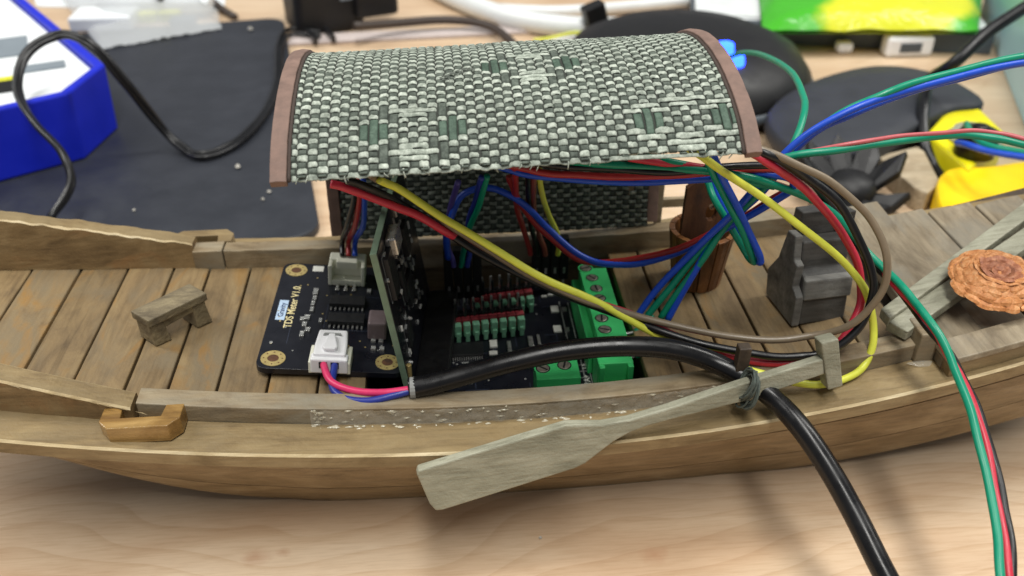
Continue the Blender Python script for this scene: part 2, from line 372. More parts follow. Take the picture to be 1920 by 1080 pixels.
for a, b_ in zip(seams[:-1], seams[1:]):
    plank('deck_plank', a + 0.30, b_ - 0.30, YM - (half((a + b_) / 2) - 8), YM + (half((a + b_) / 2) - 8), 30 + random.uniform(-0.1, 0.1), 2.4, M['deck'])
seams = [46.2, 55.0, 65.5, 76.3, 87.2, 98.2, 109.5]
for a, b_ in zip(seams[:-1], seams[1:]):
    plank('deck_plank', a + 0.30, b_ - 0.30, YM - (half((a + b_) / 2) - 8), YM + (half((a + b_) / 2) - 8), 30 + random.uniform(-0.1, 0.1), 2.4, M['deck'])
# unseen dark slabs added under the planks so no light leaks through the seams
sweep('seam_light_block', lambda x: [(-30, 24 + sheer(x)), (30, 24 + sheer(x)), (30, 27.2 + sheer(x)), (-30, 27.2 + sheer(x))], X0, -20.6, M['dark_wood'])
sweep('seam_light_block', lambda x: [(-30, 24 + sheer(x)), (30, 24 + sheer(x)), (30, 27.2 + sheer(x)), (-30, 27.2 + sheer(x))], 46.6, X1 - 1, M['dark_wood'])
for x_ in (-21.6, 47.4):
    box('bulkhead', x_, YM, 2.0, 1.6, 56, 22 + sheer(x_), M['inside'], boat)
# coamings (raised sills along the deck)
def coam(side, x0, x1, h0=4.9):
    return sweep('coaming', lambda x: [(half(x) - 15.0, 28 + sheer(x)), (half(x) - 9.6, 28 + sheer(x)), (half(x) - 9.8, 30.6 + h0 + sheer(x)), (half(x) - 14.8, 30.8 + h0 + sheer(x))], x0, x1, M['coaming'], side, jig=0.15, n=80)
coam(-1, -68.5, 107.0); coam(1, -61.0, 112.0)
box('coaming_joint', -65.3, YM + half(-65) - 12.2, 30, 8.0, 5.2, 8.9, M['coaming'], boat, bevel=0.3)
# bulwarks of the left end
def bulw(side, x0, x1, zt):
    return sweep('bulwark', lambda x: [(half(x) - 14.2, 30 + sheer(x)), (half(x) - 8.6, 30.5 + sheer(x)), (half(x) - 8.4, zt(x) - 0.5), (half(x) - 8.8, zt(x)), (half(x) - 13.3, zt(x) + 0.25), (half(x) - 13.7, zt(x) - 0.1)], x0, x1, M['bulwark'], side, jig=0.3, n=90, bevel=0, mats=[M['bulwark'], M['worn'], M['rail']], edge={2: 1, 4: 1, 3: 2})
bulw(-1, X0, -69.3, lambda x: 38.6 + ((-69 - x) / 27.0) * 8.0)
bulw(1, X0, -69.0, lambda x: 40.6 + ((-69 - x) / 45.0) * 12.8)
# splinters on the rough outer edge of the near bulwark
for k in range(14):
    x = -108 + k * 3.0 + random.uniform(-1, 1); y = YM - (half(x) - 8.2); z = 38.6 + ((-69 - x) / 27.0) * 8.0 - 0.3
    a = random.uniform(-0.4, 0.4)
    mk('splinter', [(x, y, z), (x + 1.6, y - 0.1, z - 0.35), (x + 2.6 + a, y - 0.75, z - 0.5 - a), (x + 0.8, y - 0.2, z - 0.5)], [(0, 1, 2), (0, 2, 3), (1, 3, 2), (0, 3, 1)], M['rail'], boat)
# fairlead blocks: C shaped wood on the gunwale
def fairlead(x, side, mat):  # sits on the gunwale
    y0 = YM + side * (half(x) - 9.4); z = 31 + sheer(x)
    poly = [(-8.4, 0), (-8.4, 4.4), (-6.2, 6.8), (6.2, 6.8), (8.4, 4.4), (8.4, 0), (4.6, 0), (4.2, 3.5), (-4.2, 3.5), (-4.6, 0)]
    return prism('fairlead', [(x + px, y0 + side * py) for px, py in poly], z - 0.1, z + 4.3, mat, boat, bevel=0.22)
fairlead(-66.5, -1, M['brass_wood']); fairlead(-68.0, 1, M['rail'])
# bow deck at the right: thwart and raised planks
zf = 41.2
def bowp(name, xa, xb, ya, yb_, z, th, skew=0.0):
    v = [(xa, ya, z - th + sheer(xa) - sheer(112)), (xb, ya, z - th + sheer(xb) - sheer(112)), (xb + skew, yb_, z - th + sheer(xb) - sheer(112)), (xa + skew, yb_, z - th + sheer(xa) - sheer(112))]
    return hexa(name, v, [(a, b, c + th) for a, b, c in v], M['bow'], boat, bevel=0.35)
bowp('thwart', 110.2, 122.2, 146.5, 214.5, zf + 1.2, 3.2, 2.0)
xa = 122.6
for k in range(5):
    bowp('bow_plank', xa + 0.3, xa + 11.6, 147.6 + k * 0.9, 207.6 - k * 2.0, zf - 0.2, 3.0); xa += 11.9
sweep('bow_trim', lambda x: [(half(x) - 8.5, 35 + sheer(x)), (half(x) - 1.2, 35 + sheer(x)), (half(x) - 1.4, 36.6 + sheer(x)), (half(x) - 8.5, 36.6 + sheer(x))][::1], 109.5, X1, M['bow'], -1, n=20, bevel=0.3)
sweep('bow_side', lambda x: [(half(x) - 7.5, 30.5 + sheer(x)), (half(x) - 1.8, 30.5 + sheer(x)), (half(x) - 1.8, 35 + sheer(x)), (half(x) - 7.5, 35 + sheer(x))], 110.5, X1, M['rail'], -1, n=20, bevel=0.3)
sweep('bow_side', lambda x: [(hs(x, 1) - 7.5, 30.5 + sheer(x)), (hs(x, 1) - 1.8, 30.5 + sheer(x)), (hs(x, 1) - 1.8, 33.0 + sheer(x)), (hs(x, 1) - 7.5, 33.0 + sheer(x))], 110.5, 121, M['rail'], 1, n=20, bevel=0.3)
# end post where the near coaming meets the bow, with a blob of dried glue
box('coaming_post', 108.0, YM - half(108) + 11.6, 31 + sheer(108), 4.6, 6.8, 8.0, M['coaming'], boat, bevel=0.4)
mk('glue_blob', *(lambda c: ([(c.x + 3.4 * math.cos(a) * (1 + .25 * math.sin(3 * a)), c.y + 1.1 * math.sin(a), c.z) for a in [i * math.pi / 8 for i in range(16)]] + [(c.x, c.y, c.z + 0.8)], [(i, (i + 1) % 16, 16) for i in range(16)]))(Vector((107.5, YM - half(107) + 7.6, 31.4 + sheer(107)))), M['glue'], boat, smooth=True)
# glue smeared along the outside of the near coaming
def glue_strip(x0, x1, seed):
    v = []; f = []; n = int((x1 - x0) / 0.5); m = 9
    for i in range(n + 1):
        x = x0 + (x1 - x0) * i / n; y = YM - half(x) + 9.72
        for k in range(m):
            t = k / (m - 1); z = 31.2 + sheer(x) + t * 4.0
            e = 0.22 + 0.3 * noise.noise((x * 0.35, t * 2.0, seed)) + 0.3 * noise.noise((x * 1.3, t * 4, seed + 3)) + 0.3 * (1 - t) ** 2
            v.append((x, y - max(0.02, min(0.8, e)), z + 0.25 * noise.noise((x * 0.8, 3, k))))
    for i in range(n):
        for k in range(m - 1): f.append((i * m + k, i * m + k + 1, i * m + k + m + 1, i * m + k + m))
    return mk('glue_seam', v, f, M['glue'], boat, smooth=True)
glue_strip(-31.5, 61, 2.0)
gr = random.Random(21)
for k in range(120):                                  # whitened flecks and beads of glue, thickest along the joint and at the near end
    x = -31.3 + 92 * gr.random() ** 1.25; low = gr.random() < 0.6; rx, rz = gr.uniform(.2, 1.3), gr.uniform(.12, .32)
    z = 31.25 + sheer(x) + (gr.uniform(0, .5) if low else gr.uniform(0.4, 4.0)); y = YM - half(x) + (9.1 - gr.uniform(0, .9) * (1 if low else 0.0)) + (0 if low else 0.35)
    if k < 14: x = -31.2 + gr.uniform(0, 2.6); z = 31.4 + sheer(x) + gr.uniform(0, 3.8); rx, rz = gr.uniform(.3, .8), gr.uniform(.2, .5); y = YM - half(x) + 9.4
    m = 9; ang = [2 * math.pi * i / m for i in range(m)]; jj = [gr.uniform(.6, 1.15) for _ in ang]
    if low and k >= 14: rim = [(x + rx * q * math.cos(a), y + rz * 1.3 * q * math.sin(a), z - 0.2) for a, q in zip(ang, jj)]; tip = (x, y, z + rz * 0.7)
    else: rim = [(x + rx * q * math.cos(a), y + 0.15, z + rz * q * math.sin(a)) for a, q in zip(ang, jj)]; tip = (x, y - 0.28, z)
    mk('glue_fleck', rim + [tip], [(i, (i + 1) % m, m) for i in range(m)], M['glue_white'], boat, smooth=True)
# thole pin carrying the oar, with its lashing
pin = mk('thole_pin', *BOX(63.6, YM - half(63) + 8.6, 31 + sheer(63), 2.8, 2.6, 15.5), M['dark_wood'], boat, bevel=0.3)
v, f = [], []
for k in range(16):
    c = Vector((63.8 + random.uniform(-.9, .9), 141.4 + random.uniform(-.4, .4), 41.0 + random.uniform(-1.6, 1.6)))
    a0 = random.uniform(-0.5, 0.5); rr = random.uniform(2.6, 4.0)
    loop = [c + Vector((1.3 * math.cos(t) + random.uniform(-.2, .2), rr * 0.9 * math.sin(t) * math.cos(a0), rr * math.cos(t + a0))) for t in [i * 2 * math.pi / 7 for i in range(8)]]
    a, b_ = TUBE(spline(loop, 5), 0.26, 5); o_ = len(v); v += a; f += [tuple(i + o_ for i in q) for q in b_]
M['string'] = plain('dark_string', rgb(74, 82, 76), 0.9, 0.4, 900)
mk('lashing', v, f, M['string'], pin, smooth=True)
# railing on the far side
ry = 221.0
for x_ in (53.2, 62.0, 77.5):
    box('railing_post', x_, ry, 34 + sheer(x_), 2.0, 2.0, 15, M['coaming'], boat, bevel=0.2)
box('railing_bar', 65.3, ry, 41.6, 22.2, 1.6, 2.8, M['coaming'], boat, bevel=0.2)
# ================================================================== the woven canopy, tipped up over the cabin
PROF = spline([Vector((0, y, z)) for y, z in ((150.4, 90.6), (157, 94.9), (168, 98.4), (181, 100.0), (195, 98.6), (208, 94), (217, 84.5), (221.5, 70), (221, 52), (218.3, 36.9))], 24)
_len = [0.0]
for a, b_ in zip(PROF[:-1], PROF[1:]): _len.append(_len[-1] + (b_ - a).length)
LTOT = _len[-1]
def prof(s):
    s = max(-2.0, min(LTOT, s)); i = 0
    lo, hi = 0, len(_len) - 2
    while lo < hi:
        mid = (lo + hi + 1) // 2
        if _len[mid] <= s: lo = mid
        else: hi = mid - 1
    a, b_ = PROF[lo], PROF[lo + 1]; t = (s - _len[lo]) / max(1e-6, _len[lo + 1] - _len[lo]); tg = (b_ - a).normalized()
    return a + (b_ - a) * t, Vector((0, -tg.z, tg.y))
RX0, RX1 = -29.0, 58.6
def roof_pt(x, s, h):
    p, n = prof(s); lift = 2.2 * (x + 30) / 90 * max(0.0, min(1.0, (p.z - 37) / 50))
    wav = 0.35 * noise.noise((x * 0.05, s * 0.05, 1.7))
    return Vector((x, p.y, p.z + lift)) + n * (h + wav)
canopy = thing('cabin_canopy', (15, 186, 36.5), 'woven grey green fibre canopy with brown leather ends tipped up over the boat', 'canopy')
NU = 46; PU = (RX1 - RX0) / NU
NV = int(LTOT / 1.36); PV = LTOT / NV
weft_over = {}
for j in range(NV):
    for i in range(NU): weft_over[(i, j)] = (i + j) % 2 == 0
MOTIF = [(12, 7), (25, 22), (40, 6)]
green_cols = set()
for (ci, cj) in MOTIF:
    for dj, half_ in ((3, 1), (4, 2), (-3, 1), (-4, 2), (-5, 1)):
        for di in range(-half_, half_ + 1): weft_over[(ci + di, cj + dj)] = True
        weft_over[(ci - half_ - 1, cj + dj)] = False; weft_over[(ci + half_ + 1, cj + dj)] = False
    for di, hh in ((3, 1), (4, 2), (5, 1), (-3, 1), (-4, 2), (-5, 1)):
        for dj in range(-hh, hh + 1): weft_over[(ci + di, cj + dj)] = False
        weft_over[(ci + di, cj + hh + 1)] = True; weft_over[(ci + di, cj - hh - 1)] = True
def trim_s(x):
    t = (x - RX0) / (RX1 - RX0)
    return 0.5 + 1.7 * math.exp(-((t - 0.80) / 0.10) ** 2) + 0.5 * math.exp(-((t - 0.35) / 0.12) ** 2)
def lay(a, b_, t):
    t = max(0, min(1, (t - 0.24) / 0.52)); t = t * t * (3 - 2 * t); return a + (b_ - a) * t
def strand(name, path, widths, thick, mat, arch, pieces=None, mats=None):
    """path: (centre fn of offset across) points: list of functions q(o) -> Vector with height"""
    v = []; f = []; offs = (-1, -0.62, 0, 0.62, 1)
    for (q, w, h) in path:
        for o in offs: v.append(q(o * w / 2, h - arch * o * o * o * o))
        v.append(q(0.8 * w / 2, h - arch - thick)); v.append(q(-0.8 * w / 2, h - arch - thick))
    m = 7
    for i in range(len(path) - 1):
        for k in range(m):
            l = (k + 1) % m; f.append((i * m + k, i * m + l, (i + 1) * m + l, (i + 1) * m + k))
    f.append(tuple(range(m - 1, -1, -1))); f.append(tuple((len(path) - 1) * m + k for k in range(m)))
    return mk(name, v, f, mat, canopy, smooth=True, mats=mats, fm=pieces)
AW, AP = 0.34, 0.30
rnd = random.Random(3)
jit_r = [rnd.uniform(-0.07, 0.07) for _ in range(NV + 1)]; jit_c = [rnd.uniform(-0.14, 0.14) for _ in range(NU + 1)]
for j in range(NV):
    sj = (j + 0.5) * PV + jit_r[j]; path = []
    wj = PV * rnd.uniform(0.86, 1.0)
    for i in range(NU):
        a = AW if weft_over[(i, j)] else -AW
        nb = weft_over.get((i + 1, j), False); b_ = AW if nb else -AW
        cj_ = rnd.uniform(-0.12, 0.12); cw_ = rnd.uniform(0.78, 1.08); ch_ = rnd.uniform(-0.1, 0.06)
        for t in (0.0, 0.2, 0.32, 0.5, 0.68, 0.8):
            x = RX0 + (i + 0.5 + t) * PU
            if i == NU - 1 and t > 0.4: continue
            if sj < trim_s(x) - 0.6: continue
            h = lay(a, b_, t) + ch_ * (1 - abs(2 * t - 1)) * 0.0 + ch_; drift = cj_ * 0.6 + 0.15 * noise.noise((x * 0.16, j * 3.1, 0.0)) + 0.12 * noise.noise((x * 0.6, j * 1.3, 2.0))
            w = wj * (1.0 + 0.10 * noise.noise((x * 0.5, j * 1.7, 4.0))) * (1.10 * cw_ if h > 0 else 0.72)
            path.append((lambda o, hh, x=x, s=sj + drift: roof_pt(x, s + o, hh), w, h))
    if len(path) > 3: strand('weft_strand', path, None, 0.14, M['weft'], 0.13)
for i in range(NU):
    xi = RX0 + (i + 0.5) * PU + jit_c[i]; path = []; w0 = PU * rnd.uniform(0.78, 0.9); flags = []
    s_start = trim_s(xi) - rnd.uniform(0.0, 0.9)
    for j in range(NV):
        a = -AP if weft_over[(i, j)] else AP; nb = weft_over.get((i, j + 1), True); b_ = -AP if nb else AP
        for t in (0.0, 0.2, 0.32, 0.5, 0.68, 0.8):
            s = (j + 0.5 + t) * PV
            if s < s_start or s > LTOT: continue
            drift = 0.25 * noise.noise((i * 2.3, s * 0.16, 8.0))
            path.append((lambda o, hh, s=s, x=xi + drift: roof_pt(x + o, s, hh), w0, lay(a, b_, t)))
            flags.append(any(abs(i - ci) in (3, 4, 5) and abs(s / PV - 0.5 - cj) < (3.3 if abs(i - ci) == 4 else 2.3) for ci, cj in MOTIF))
    strand('warp_strand', path, None, 0.14, M['warp'], 0.10, mats=[M['warp'], M['warp_green']], pieces=lambda p, fl=flags: 1 if p.index // 7 < len(fl) and fl[min(len(fl) - 1, p.index // 7)] else 0)
for k in range(30):
    x = RX0 + rnd.uniform(1, RX1 - RX0 - 1); s0 = trim_s(x) - 0.2; L = rnd.uniform(0.6, 2.0)
    tube('loose_fibre', [roof_pt(x, s0 + 0.8, 0.1), roof_pt(x + rnd.uniform(-.3, .3), s0, 0.1), roof_pt(x + rnd.uniform(-.8, .8), s0, 0) + Vector((0, -0.3, -L * 0.6))], rnd.uniform(0.06, 0.14), M['weft'], canopy, n=5, per=3)
# added dark sheet amid the weave, blocks light and shades the gaps
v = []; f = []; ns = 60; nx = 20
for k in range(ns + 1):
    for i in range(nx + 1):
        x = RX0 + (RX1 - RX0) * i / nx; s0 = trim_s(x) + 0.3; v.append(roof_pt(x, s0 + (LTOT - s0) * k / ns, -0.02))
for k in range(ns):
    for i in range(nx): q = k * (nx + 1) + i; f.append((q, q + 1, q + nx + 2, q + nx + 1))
mk('gap_shade_sheet', v, f, M['gap_shade_sheet'], canopy, smooth=True)
# bobbles of the weave seen from inside
def trim(x0, x1, nm='leather_trim'):
    v = []; f = []; n = 70
    for k in range(n + 1):
        s = -0.4 + (LTOT - 1) * k / n; e = 0.12 * noise.noise((s * 0.4, x0, 0)); g = 0.12 * noise.noise((s * 0.4, x1, 5))
        v += [roof_pt(x0 + e, s, -0.9), roof_pt(x1 + g, s, -0.9), roof_pt(x1 + g, s, 1.0), roof_pt((x0 + x1) / 2, s, 1.25), roof_pt(x0 + e, s, 1.0)]
    for k in range(n):
        for q in range(5): l = (q + 1) % 5; f.append((k * 5 + q, k * 5 + l, k * 5 + 5 + l, k * 5 + 5 + q))
    f.append((4, 3, 2, 1, 0)); f.append(tuple(n * 5 + q for q in range(5)))
    return mk(nm, v, f, M['leather'], canopy, bevel=0.15)
trim(-32.0, -28.9); trim(58.2, 61.2)
M['trim_shade'] = plain('trim_shade_dark', rgb(66, 54, 48), 0.8, 0.2, 400, bstr=0.4)
for x_ in (-28.6, 57.9):  # dark strip beside each leather trim stands in for its shadow
    tube('trim_shadow', [roof_pt(x_, s, 0.25) for s in [LTOT * k / 40 for k in range(41)]], 0.42, M['trim_shade'], canopy, n=6, per=3)
# loose fibres caught on top
p0 = 22
v, f = [], []
for k in range(9):
    x = -2 + random.uniform(-4, 4) + 7.5; s = 27 + random.uniform(-2.2, 2.2)
    pts = [roof_pt(x + random.uniform(-1.6, 1.6), s + random.uniform(-1.2, 1.2), 0.55 + random.uniform(0, .35)) for _ in range(4)]
    a, b_ = TUBE(spline(pts, 5), 0.09, 4); o_ = len(v); v += a; f += [tuple(i + o_ for i in q) for q in b_]
M['fray'] = plain('grey_fray', rgb(112, 118, 110), 0.8)
tag(mk('frayed_fibre', v, f, M['fray'], canopy), 'loose grey fibres frayed on the weave')

# ================================================================== near oar
A_, B_, C_ = Vector((-8.0, 131.8, 31.7)), Vector((82, 143.4, 46.6)), Vector((-5.2, 130.2, 21.4))
on = (B_ - A_).cross(C_ - A_).normalized()
if on.y > 0: on = -on
def oarpoly(name, pts, th, mat, parent, back=0.0, bevel=0.35):
    q = [Pplane(x, y, A_, on) for x, y in pts]; n = len(q)
    return hexa(name, [p - on * (th + back) for p in q], [p - on * back for p in q], mat, parent, bevel=bevel)
oar = thing('oar', (37, 138, 18), 'grey wooden oar lashed to the near gunwale with its blade hanging outside', 'oar')
oarpoly('blade_and_shaft', [(782, 891), (784, 883), (930, 838), (1062, 798), (1086, 797), (1130, 797), (1180, 788.5), (1255, 766), (1390, 721), (1545, 673), (1546, 702), (1400, 752), (1270, 784), (1215, 799), (1180, 812), (1150, 829), (1098, 869), (1078, 879), (830, 957), (817, 958), (806, 946)], 2.4, M['oar'], oar)
oarpoly('handle', [(1538, 642), (1571, 634), (1579, 722), (1551, 730)], 3.6, M['oar'], oar, back=-0.5)

# ================================================================== loose wooden things on the deck
# little bench
bt = [P(x, y, 42.2) for x, y in ((244, 583), (277, 602), (387, 549), (355, 531))]
bench = thing('bench', (P(310, 600, 34).x, P(310, 600, 34).y, 33.5), 'tiny rough wooden bench standing askew on the deck planks', 'bench')
hexa('seat', [p - Vector((0, 0, 2.2)) for p in bt], bt, M['bench'], bench, bevel=0.3)
e1 = (bt[2] - bt[1]); e2 = (bt[0] - bt[1])
def bleg(t0, t1):
    q = [bt[1] + e1 * t0 + e2 * 0.06, bt[1] + e1 * t1 + e2 * 0.06, bt[1] + e1 * t1 + e2 * 0.94, bt[1] + e1 * t0 + e2 * 0.94]
    g = [Vector((p.x, p.y, 30 + sheer(p.x) + 0.1)) for p in q]
    for k in (1, 2): g[k] += e1 * 0.06
    hexa('leg', g, [p - Vector((0, 0, 2.2)) for p in q], M['bench'], bench, bevel=0.3)
bleg(0.03, 0.24); bleg(0.74, 0.95)
hexa('apron', [bt[1] + e1 * 0.02 - Vector((0, 0, 4.6)) + e2 * .1, bt[1] + e1 * .97 - Vector((0, 0, 3.8)) + e2 * .1, bt[1] + e1 * .97 - Vector((0, 0, 3.8)) + e2 * .3, bt[1] + e1 * .02 - Vector((0, 0, 4.6)) + e2 * .3],
     [bt[1] + e1 * 0.02 - Vector((0, 0, 2.2)) + e2 * .1, bt[1] + e1 * .97 - Vector((0, 0, 2.2)) + e2 * .1, bt[1] + e1 * .97 - Vector((0, 0, 2.2)) + e2 * .3, bt[1] + e1 * .02 - Vector((0, 0, 2.2)) + e2 * .3], M['bench'], bench, bevel=0.2)
# stepped grey block: cheeks and treads
zd = 30 + sheer(91) - 0.1
o0 = P(1495, 612, zd); ux = (P(1588, 600, zd) - o0); ux.z = 0; wid = ux.length; ux.normalize(); uy = Vector((-ux.y, ux.x, 0))
stp = thing('stepped_block', (o0 + ux * wid / 2 + uy * 8), 'dark grey stepped wooden block standing on the deck beside the bucket', 'wooden block')
def stpoly(name, poly, a, b_, mat, bev=0.35):
    v = [o0 + ux * a + uy * y + Vector((0, 0, z)) for y, z in poly] + [o0 + ux * b_ + uy * y + Vector((0, 0, z)) for y, z in poly]; n = len(poly)
    return mk(name, v, [tuple(range(n - 1, -1, -1)), tuple(range(n, 2 * n))] + [(i, (i + 1) % n, n + (i + 1) % n, n + i) for i in range(n)], mat, stp, bevel=bev)
M['slate_light'] = wood('pale_grey_wood', rgb(92, 91, 88), rgb(122, 121, 116), rgb(146, 145, 138), 'x', var=0.04)
stpoly('cheek', [(0, 0), (15, 0), (16.5, 7), (12.5, 13), (10.5, 22), (6.5, 22.5), (5.2, 16.5), (3.2, 16), (3.4, 10), (0.6, 8.4)], -1.6, 0.4, M['slate_light'])
stpoly('core', [(0.4, 0), (14, 0), (13, 12), (10, 20.5), (5.8, 21), (5.0, 13.8), (2.2, 12.6), (1.4, 7.6)], 0.45, wid - 0.6, M['slate'], 0.5)
stpoly('tread', [(0.6, 7.0), (4.6, 7.6), (4.4, 13.4), (1.4, 12.4)], 0.5, wid - 0.2, M['slate_light'], 0.5)
stpoly('cheek', [(6.0, 12), (13.0, 12), (11, 27), (6.5, 28)], wid - 2.4, wid - 0.3, M['slate'])
stpoly('top_bar', [(10.2, 20), (14.8, 20), (14.5, 26), (10.5, 26.5)], 1.5, wid - 2.5, M['slate'])
# wooden bucket with a tall back board
bc = P(1304, 522, 32.8); bx, by, bz = bc.x, bc.y, 30 + sheer(bc.x) + 0.05
bucket = thing('wooden_bucket', (bx, by, bz), 'small brown wooden bucket with two tall upright boards on the deck', 'bucket')
ns = 14
for k in range(ns):
    a0, a1 = 2 * math.pi * k / ns + 0.02, 2 * math.pi * (k + 1) / ns - 0.02; H = 16.5; v = []
    for z, r in ((0, 6.6), (H, 8.7)):
        for rr in (r, r - 1.5):
            for a in (a0, (a0 + a1) / 2, a1): v.append((bx + rr * math.cos(a), by + rr * math.sin(a), bz + z))
    f = [(0, 1, 7, 6), (1, 2, 8, 7), (4, 3, 9, 10), (5, 4, 10, 11), (6, 7, 10, 9), (7, 8, 11, 10), (0, 3, 4, 1), (1, 4, 5, 2), (0, 6, 9, 3), (2, 5, 11, 8)]
    mk('stave', v, f, M['bucket'], bucket, bevel=0.15)
cyl('bucket_floor', bx, by, bz + 0.3, 5.6, 1.5, M['bucket_dark'], bucket)
cyl('contents', bx, by, bz + 1.9, 5.2, 9.5, M['bucket_dark'], bucket, r1=6.4)
def upboard(px, w, h, mat, hole, yoff, lean=0):
    v = []; f = []; x0 = bx + px; y0 = by + yoff; n = 10
    outer = [(-w / 2, 0), (w / 2, 0), (w * 0.44, h - 1.5), (w * 0.30, h), (-w * 0.30, h), (-w * 0.44, h - 1.5)]
    if hole:
        hx, hz, hr, hs = hole; inner = [(hx + hr * math.cos(a), hz + hs * math.sin(a)) for a in [2 * math.pi * k / 12 for k in range(12)]]
    bm = bmesh.new()
    vo = [bm.verts.new((x0 + a, y0 + lean * b_ / h, bz + 4 + b_)) for a, b_ in outer]
    eo = [bm.edges.new((vo[i], vo[(i + 1) % 6])) for i in range(6)]
    if hole:
        vi = [bm.verts.new((x0 + a, y0 + lean * b_ / h, bz + 4 + b_)) for a, b_ in inner]; eo += [bm.edges.new((vi[i], vi[(i + 1) % 12])) for i in range(12)]
    bmesh.ops.triangle_fill(bm, edges=eo, use_beauty=True)
    r = bmesh.ops.extrude_face_region(bm, geom=bm.faces[:]); bmesh.ops.translate(bm, vec=(0, 1.8, 0), verts=[g for g in r['geom'] if isinstance(g, bmesh.types.BMVert)])
    bm.verts.index_update(); v = [tuple(q.co) for q in bm.verts]; f = [tuple(q.index for q in fc.verts) for fc in bm.faces]; bm.free()
    return mk('upright_board', v, f, mat, bucket, bevel=0)
upboard(-0.6, 12.6, 27, M['bucket_dark'], (1.4, 18.5, 1.5, 2.6), -3.4, 1.0)
upboard(2.6, 5.6, 24, M['bucket'], (0.6, 16.5, 0.9, 1.0), 3.6, 0.5)
# two grey bars lying across the bow
zb0 = 42.6
def bar(pts, z0, h, label):
    q = [P(x, y, z0 + h + (10.0 if x > 1800 else 1.5)) for x, y in pts]
    o = hexa('wooden_bar', [p - Vector((0, 0, h)) for p in q], q, M['oar'], None, bevel=0.3)
    return tag(o, label, 'wooden bar', 'bars across the bow')
bar([(1652, 578), (1930, 372), (1955, 388), (1668, 597)], zb0, 2.6, 'grey wooden bar across the bow, the higher one behind the woven hat')
bar([(1664, 602), (1940, 412), (1965, 436), (1702, 622)], zb0 - 1.2, 2.6, 'grey wooden bar across the bow, the lower one under the woven hat')
# round woven hat: a braid laid in rings
hc = P(1870, 520, 53.5); hat = thing('woven_hat', (hc.x, hc.y, 51), 'round orange brown braided straw hat lying on the bow bars', 'hat')
M['straw'] = strand_mat('orange_straw', rgb(172, 108, 62), rgb(204, 138, 86), rgb(222, 166, 116), 0.5)
M['straw_dark'] = strand_mat('brown_straw', rgb(128, 76, 54), rgb(164, 106, 78), rgb(190, 134, 102), 0.5)
tilt = Matrix.Translation(hc) @ Matrix.Rotation(math.radians(9), 4, 'X') @ Matrix.Rotation(math.radians(-3), 4, 'Y') @ Matrix.Translation(-hc)
HR = 0.92
prof_h = [(0.1, 2.0), (3.6, 2.1), (4.8, 3.2), (6.4, 3.0), (9.6, 0.9), (11.1, -0.6), (10.6, -1.4), (6, 0), (0.1, 0.6)]
lathe('hat_body', [(r * 0.97 * HR, hc.z + z - 0.45) for r, z in prof_h], hc.x, hc.y, M['straw'], hat, n=40, mtx=tilt)
# a rough braid of flat straws, each ring laid over the next
hr = random.Random(5)
for k, (r, z, dk, cnt) in enumerate(((10.5, -0.7, 0, 24), (9.3, 0.6, 0, 22), (8.0, 1.6, 0, 19), (6.7, 2.5, 0, 16), (5.4, 3.0, 0, 13), (4.0, 2.7, 1, 10), (2.6, 2.1, 1, 7), (1.2, 1.9, 1, 4))):
    v, f = [], []
    for i in range(cnt):
        a0 = 2 * math.pi * i / cnt + hr.uniform(-.14, .14); sp = 2 * math.pi / cnt * hr.uniform(1.2, 1.9); rin = hr.uniform(-0.9, 0.9); wd = hr.uniform(0.7, 1.25); tw = hr.uniform(-0.5, 0.5); zo = hr.uniform(-0.25, 0.25); L = []
        for t in range(7):
            q = t / 6; a = a0 + sp * q; rr = (r + rin * (q - 0.5) + hr.uniform(-.07, .07)) * HR; wq = wd * (0.35 + 0.75 * math.sin(math.pi * (0.08 + 0.84 * q)))
            zz = z + zo + 0.42 * math.sin(math.pi * q) - 0.12 - (0.0 if dk else 0.05)
            d_ = Vector((math.cos(a), math.sin(a), 0)); c = Vector((hc.x, hc.y, hc.z + zz * 0.85)) + d_ * rr; slope = -0.55 if r > 5.5 else 0.5
            for (o_, h_) in ((-1, -0.18), (-0.5, 0.22), (0.5, 0.26), (1, -0.14), (0, -0.45)):
                v.append(c + d_ * (o_ * wq) + Vector((0, 0, h_ + o_ * wq * (slope + tw * 0.5))))
        b0_ = len(v) - 35
        for t in range(6):
            for q in range(5): l = (q + 1) % 5; f.append((b0_ + t * 5 + q, b0_ + t * 5 + l, b0_ + t * 5 + 5 + l, b0_ + t * 5 + 5 + q))
        f.append(tuple(b0_ + q for q in range(4, -1, -1))); f.append(tuple(b0_ + 30 + q for q in range(5)))
    mk('straw_ring', v, f, M['straw_dark' if dk else 'straw'], hat, smooth=False, mtx=tilt)
# ================================================================== electronics
M['pcb'] = plain('black_solder_mask', rgb(20, 22, 30), 0.32, 0.15, 300, bstr=0.05)
M['pcb_edge'] = plain('pcb_edge', rgb(108, 130, 108), 0.55, 0.15, 500)
M['gold'] = plain('gold_pad', rgb(232, 208, 140), 0.3, 0.08, 800, metal=0.7)
M['tin'] = plain('tin', rgb(200, 200, 196), 0.3, 0.12, 900, metal=0.8)
M['silk'] = plain('white_print', rgb(214, 214, 206), 0.6, 0.08, 900, bstr=0)
M['silk_dim'] = plain('grey_print', rgb(140, 142, 140), 0.6, 0.1, 900, bstr=0)
M['cream'] = plain('cream_nylon', rgb(226, 226, 208), 0.45, 0.05, 300)
M['white_nylon'] = plain('white_nylon', rgb(240, 240, 242), 0.4, 0.03, 300)
M['chip'] = plain('chip_black', rgb(26, 27, 29), 0.5, 0.15, 700)
M['black_plastic'] = plain('black_plastic', rgb(16, 16, 17), 0.45, 0.2, 400)
M['mauve'] = plain('mauve_component', rgb(112, 98, 100), 0.4, 0.1, 500)
M['green_block'] = plain('green_nylon', rgb(66, 196, 112), 0.4, 0.06, 300, bstr=0.08)
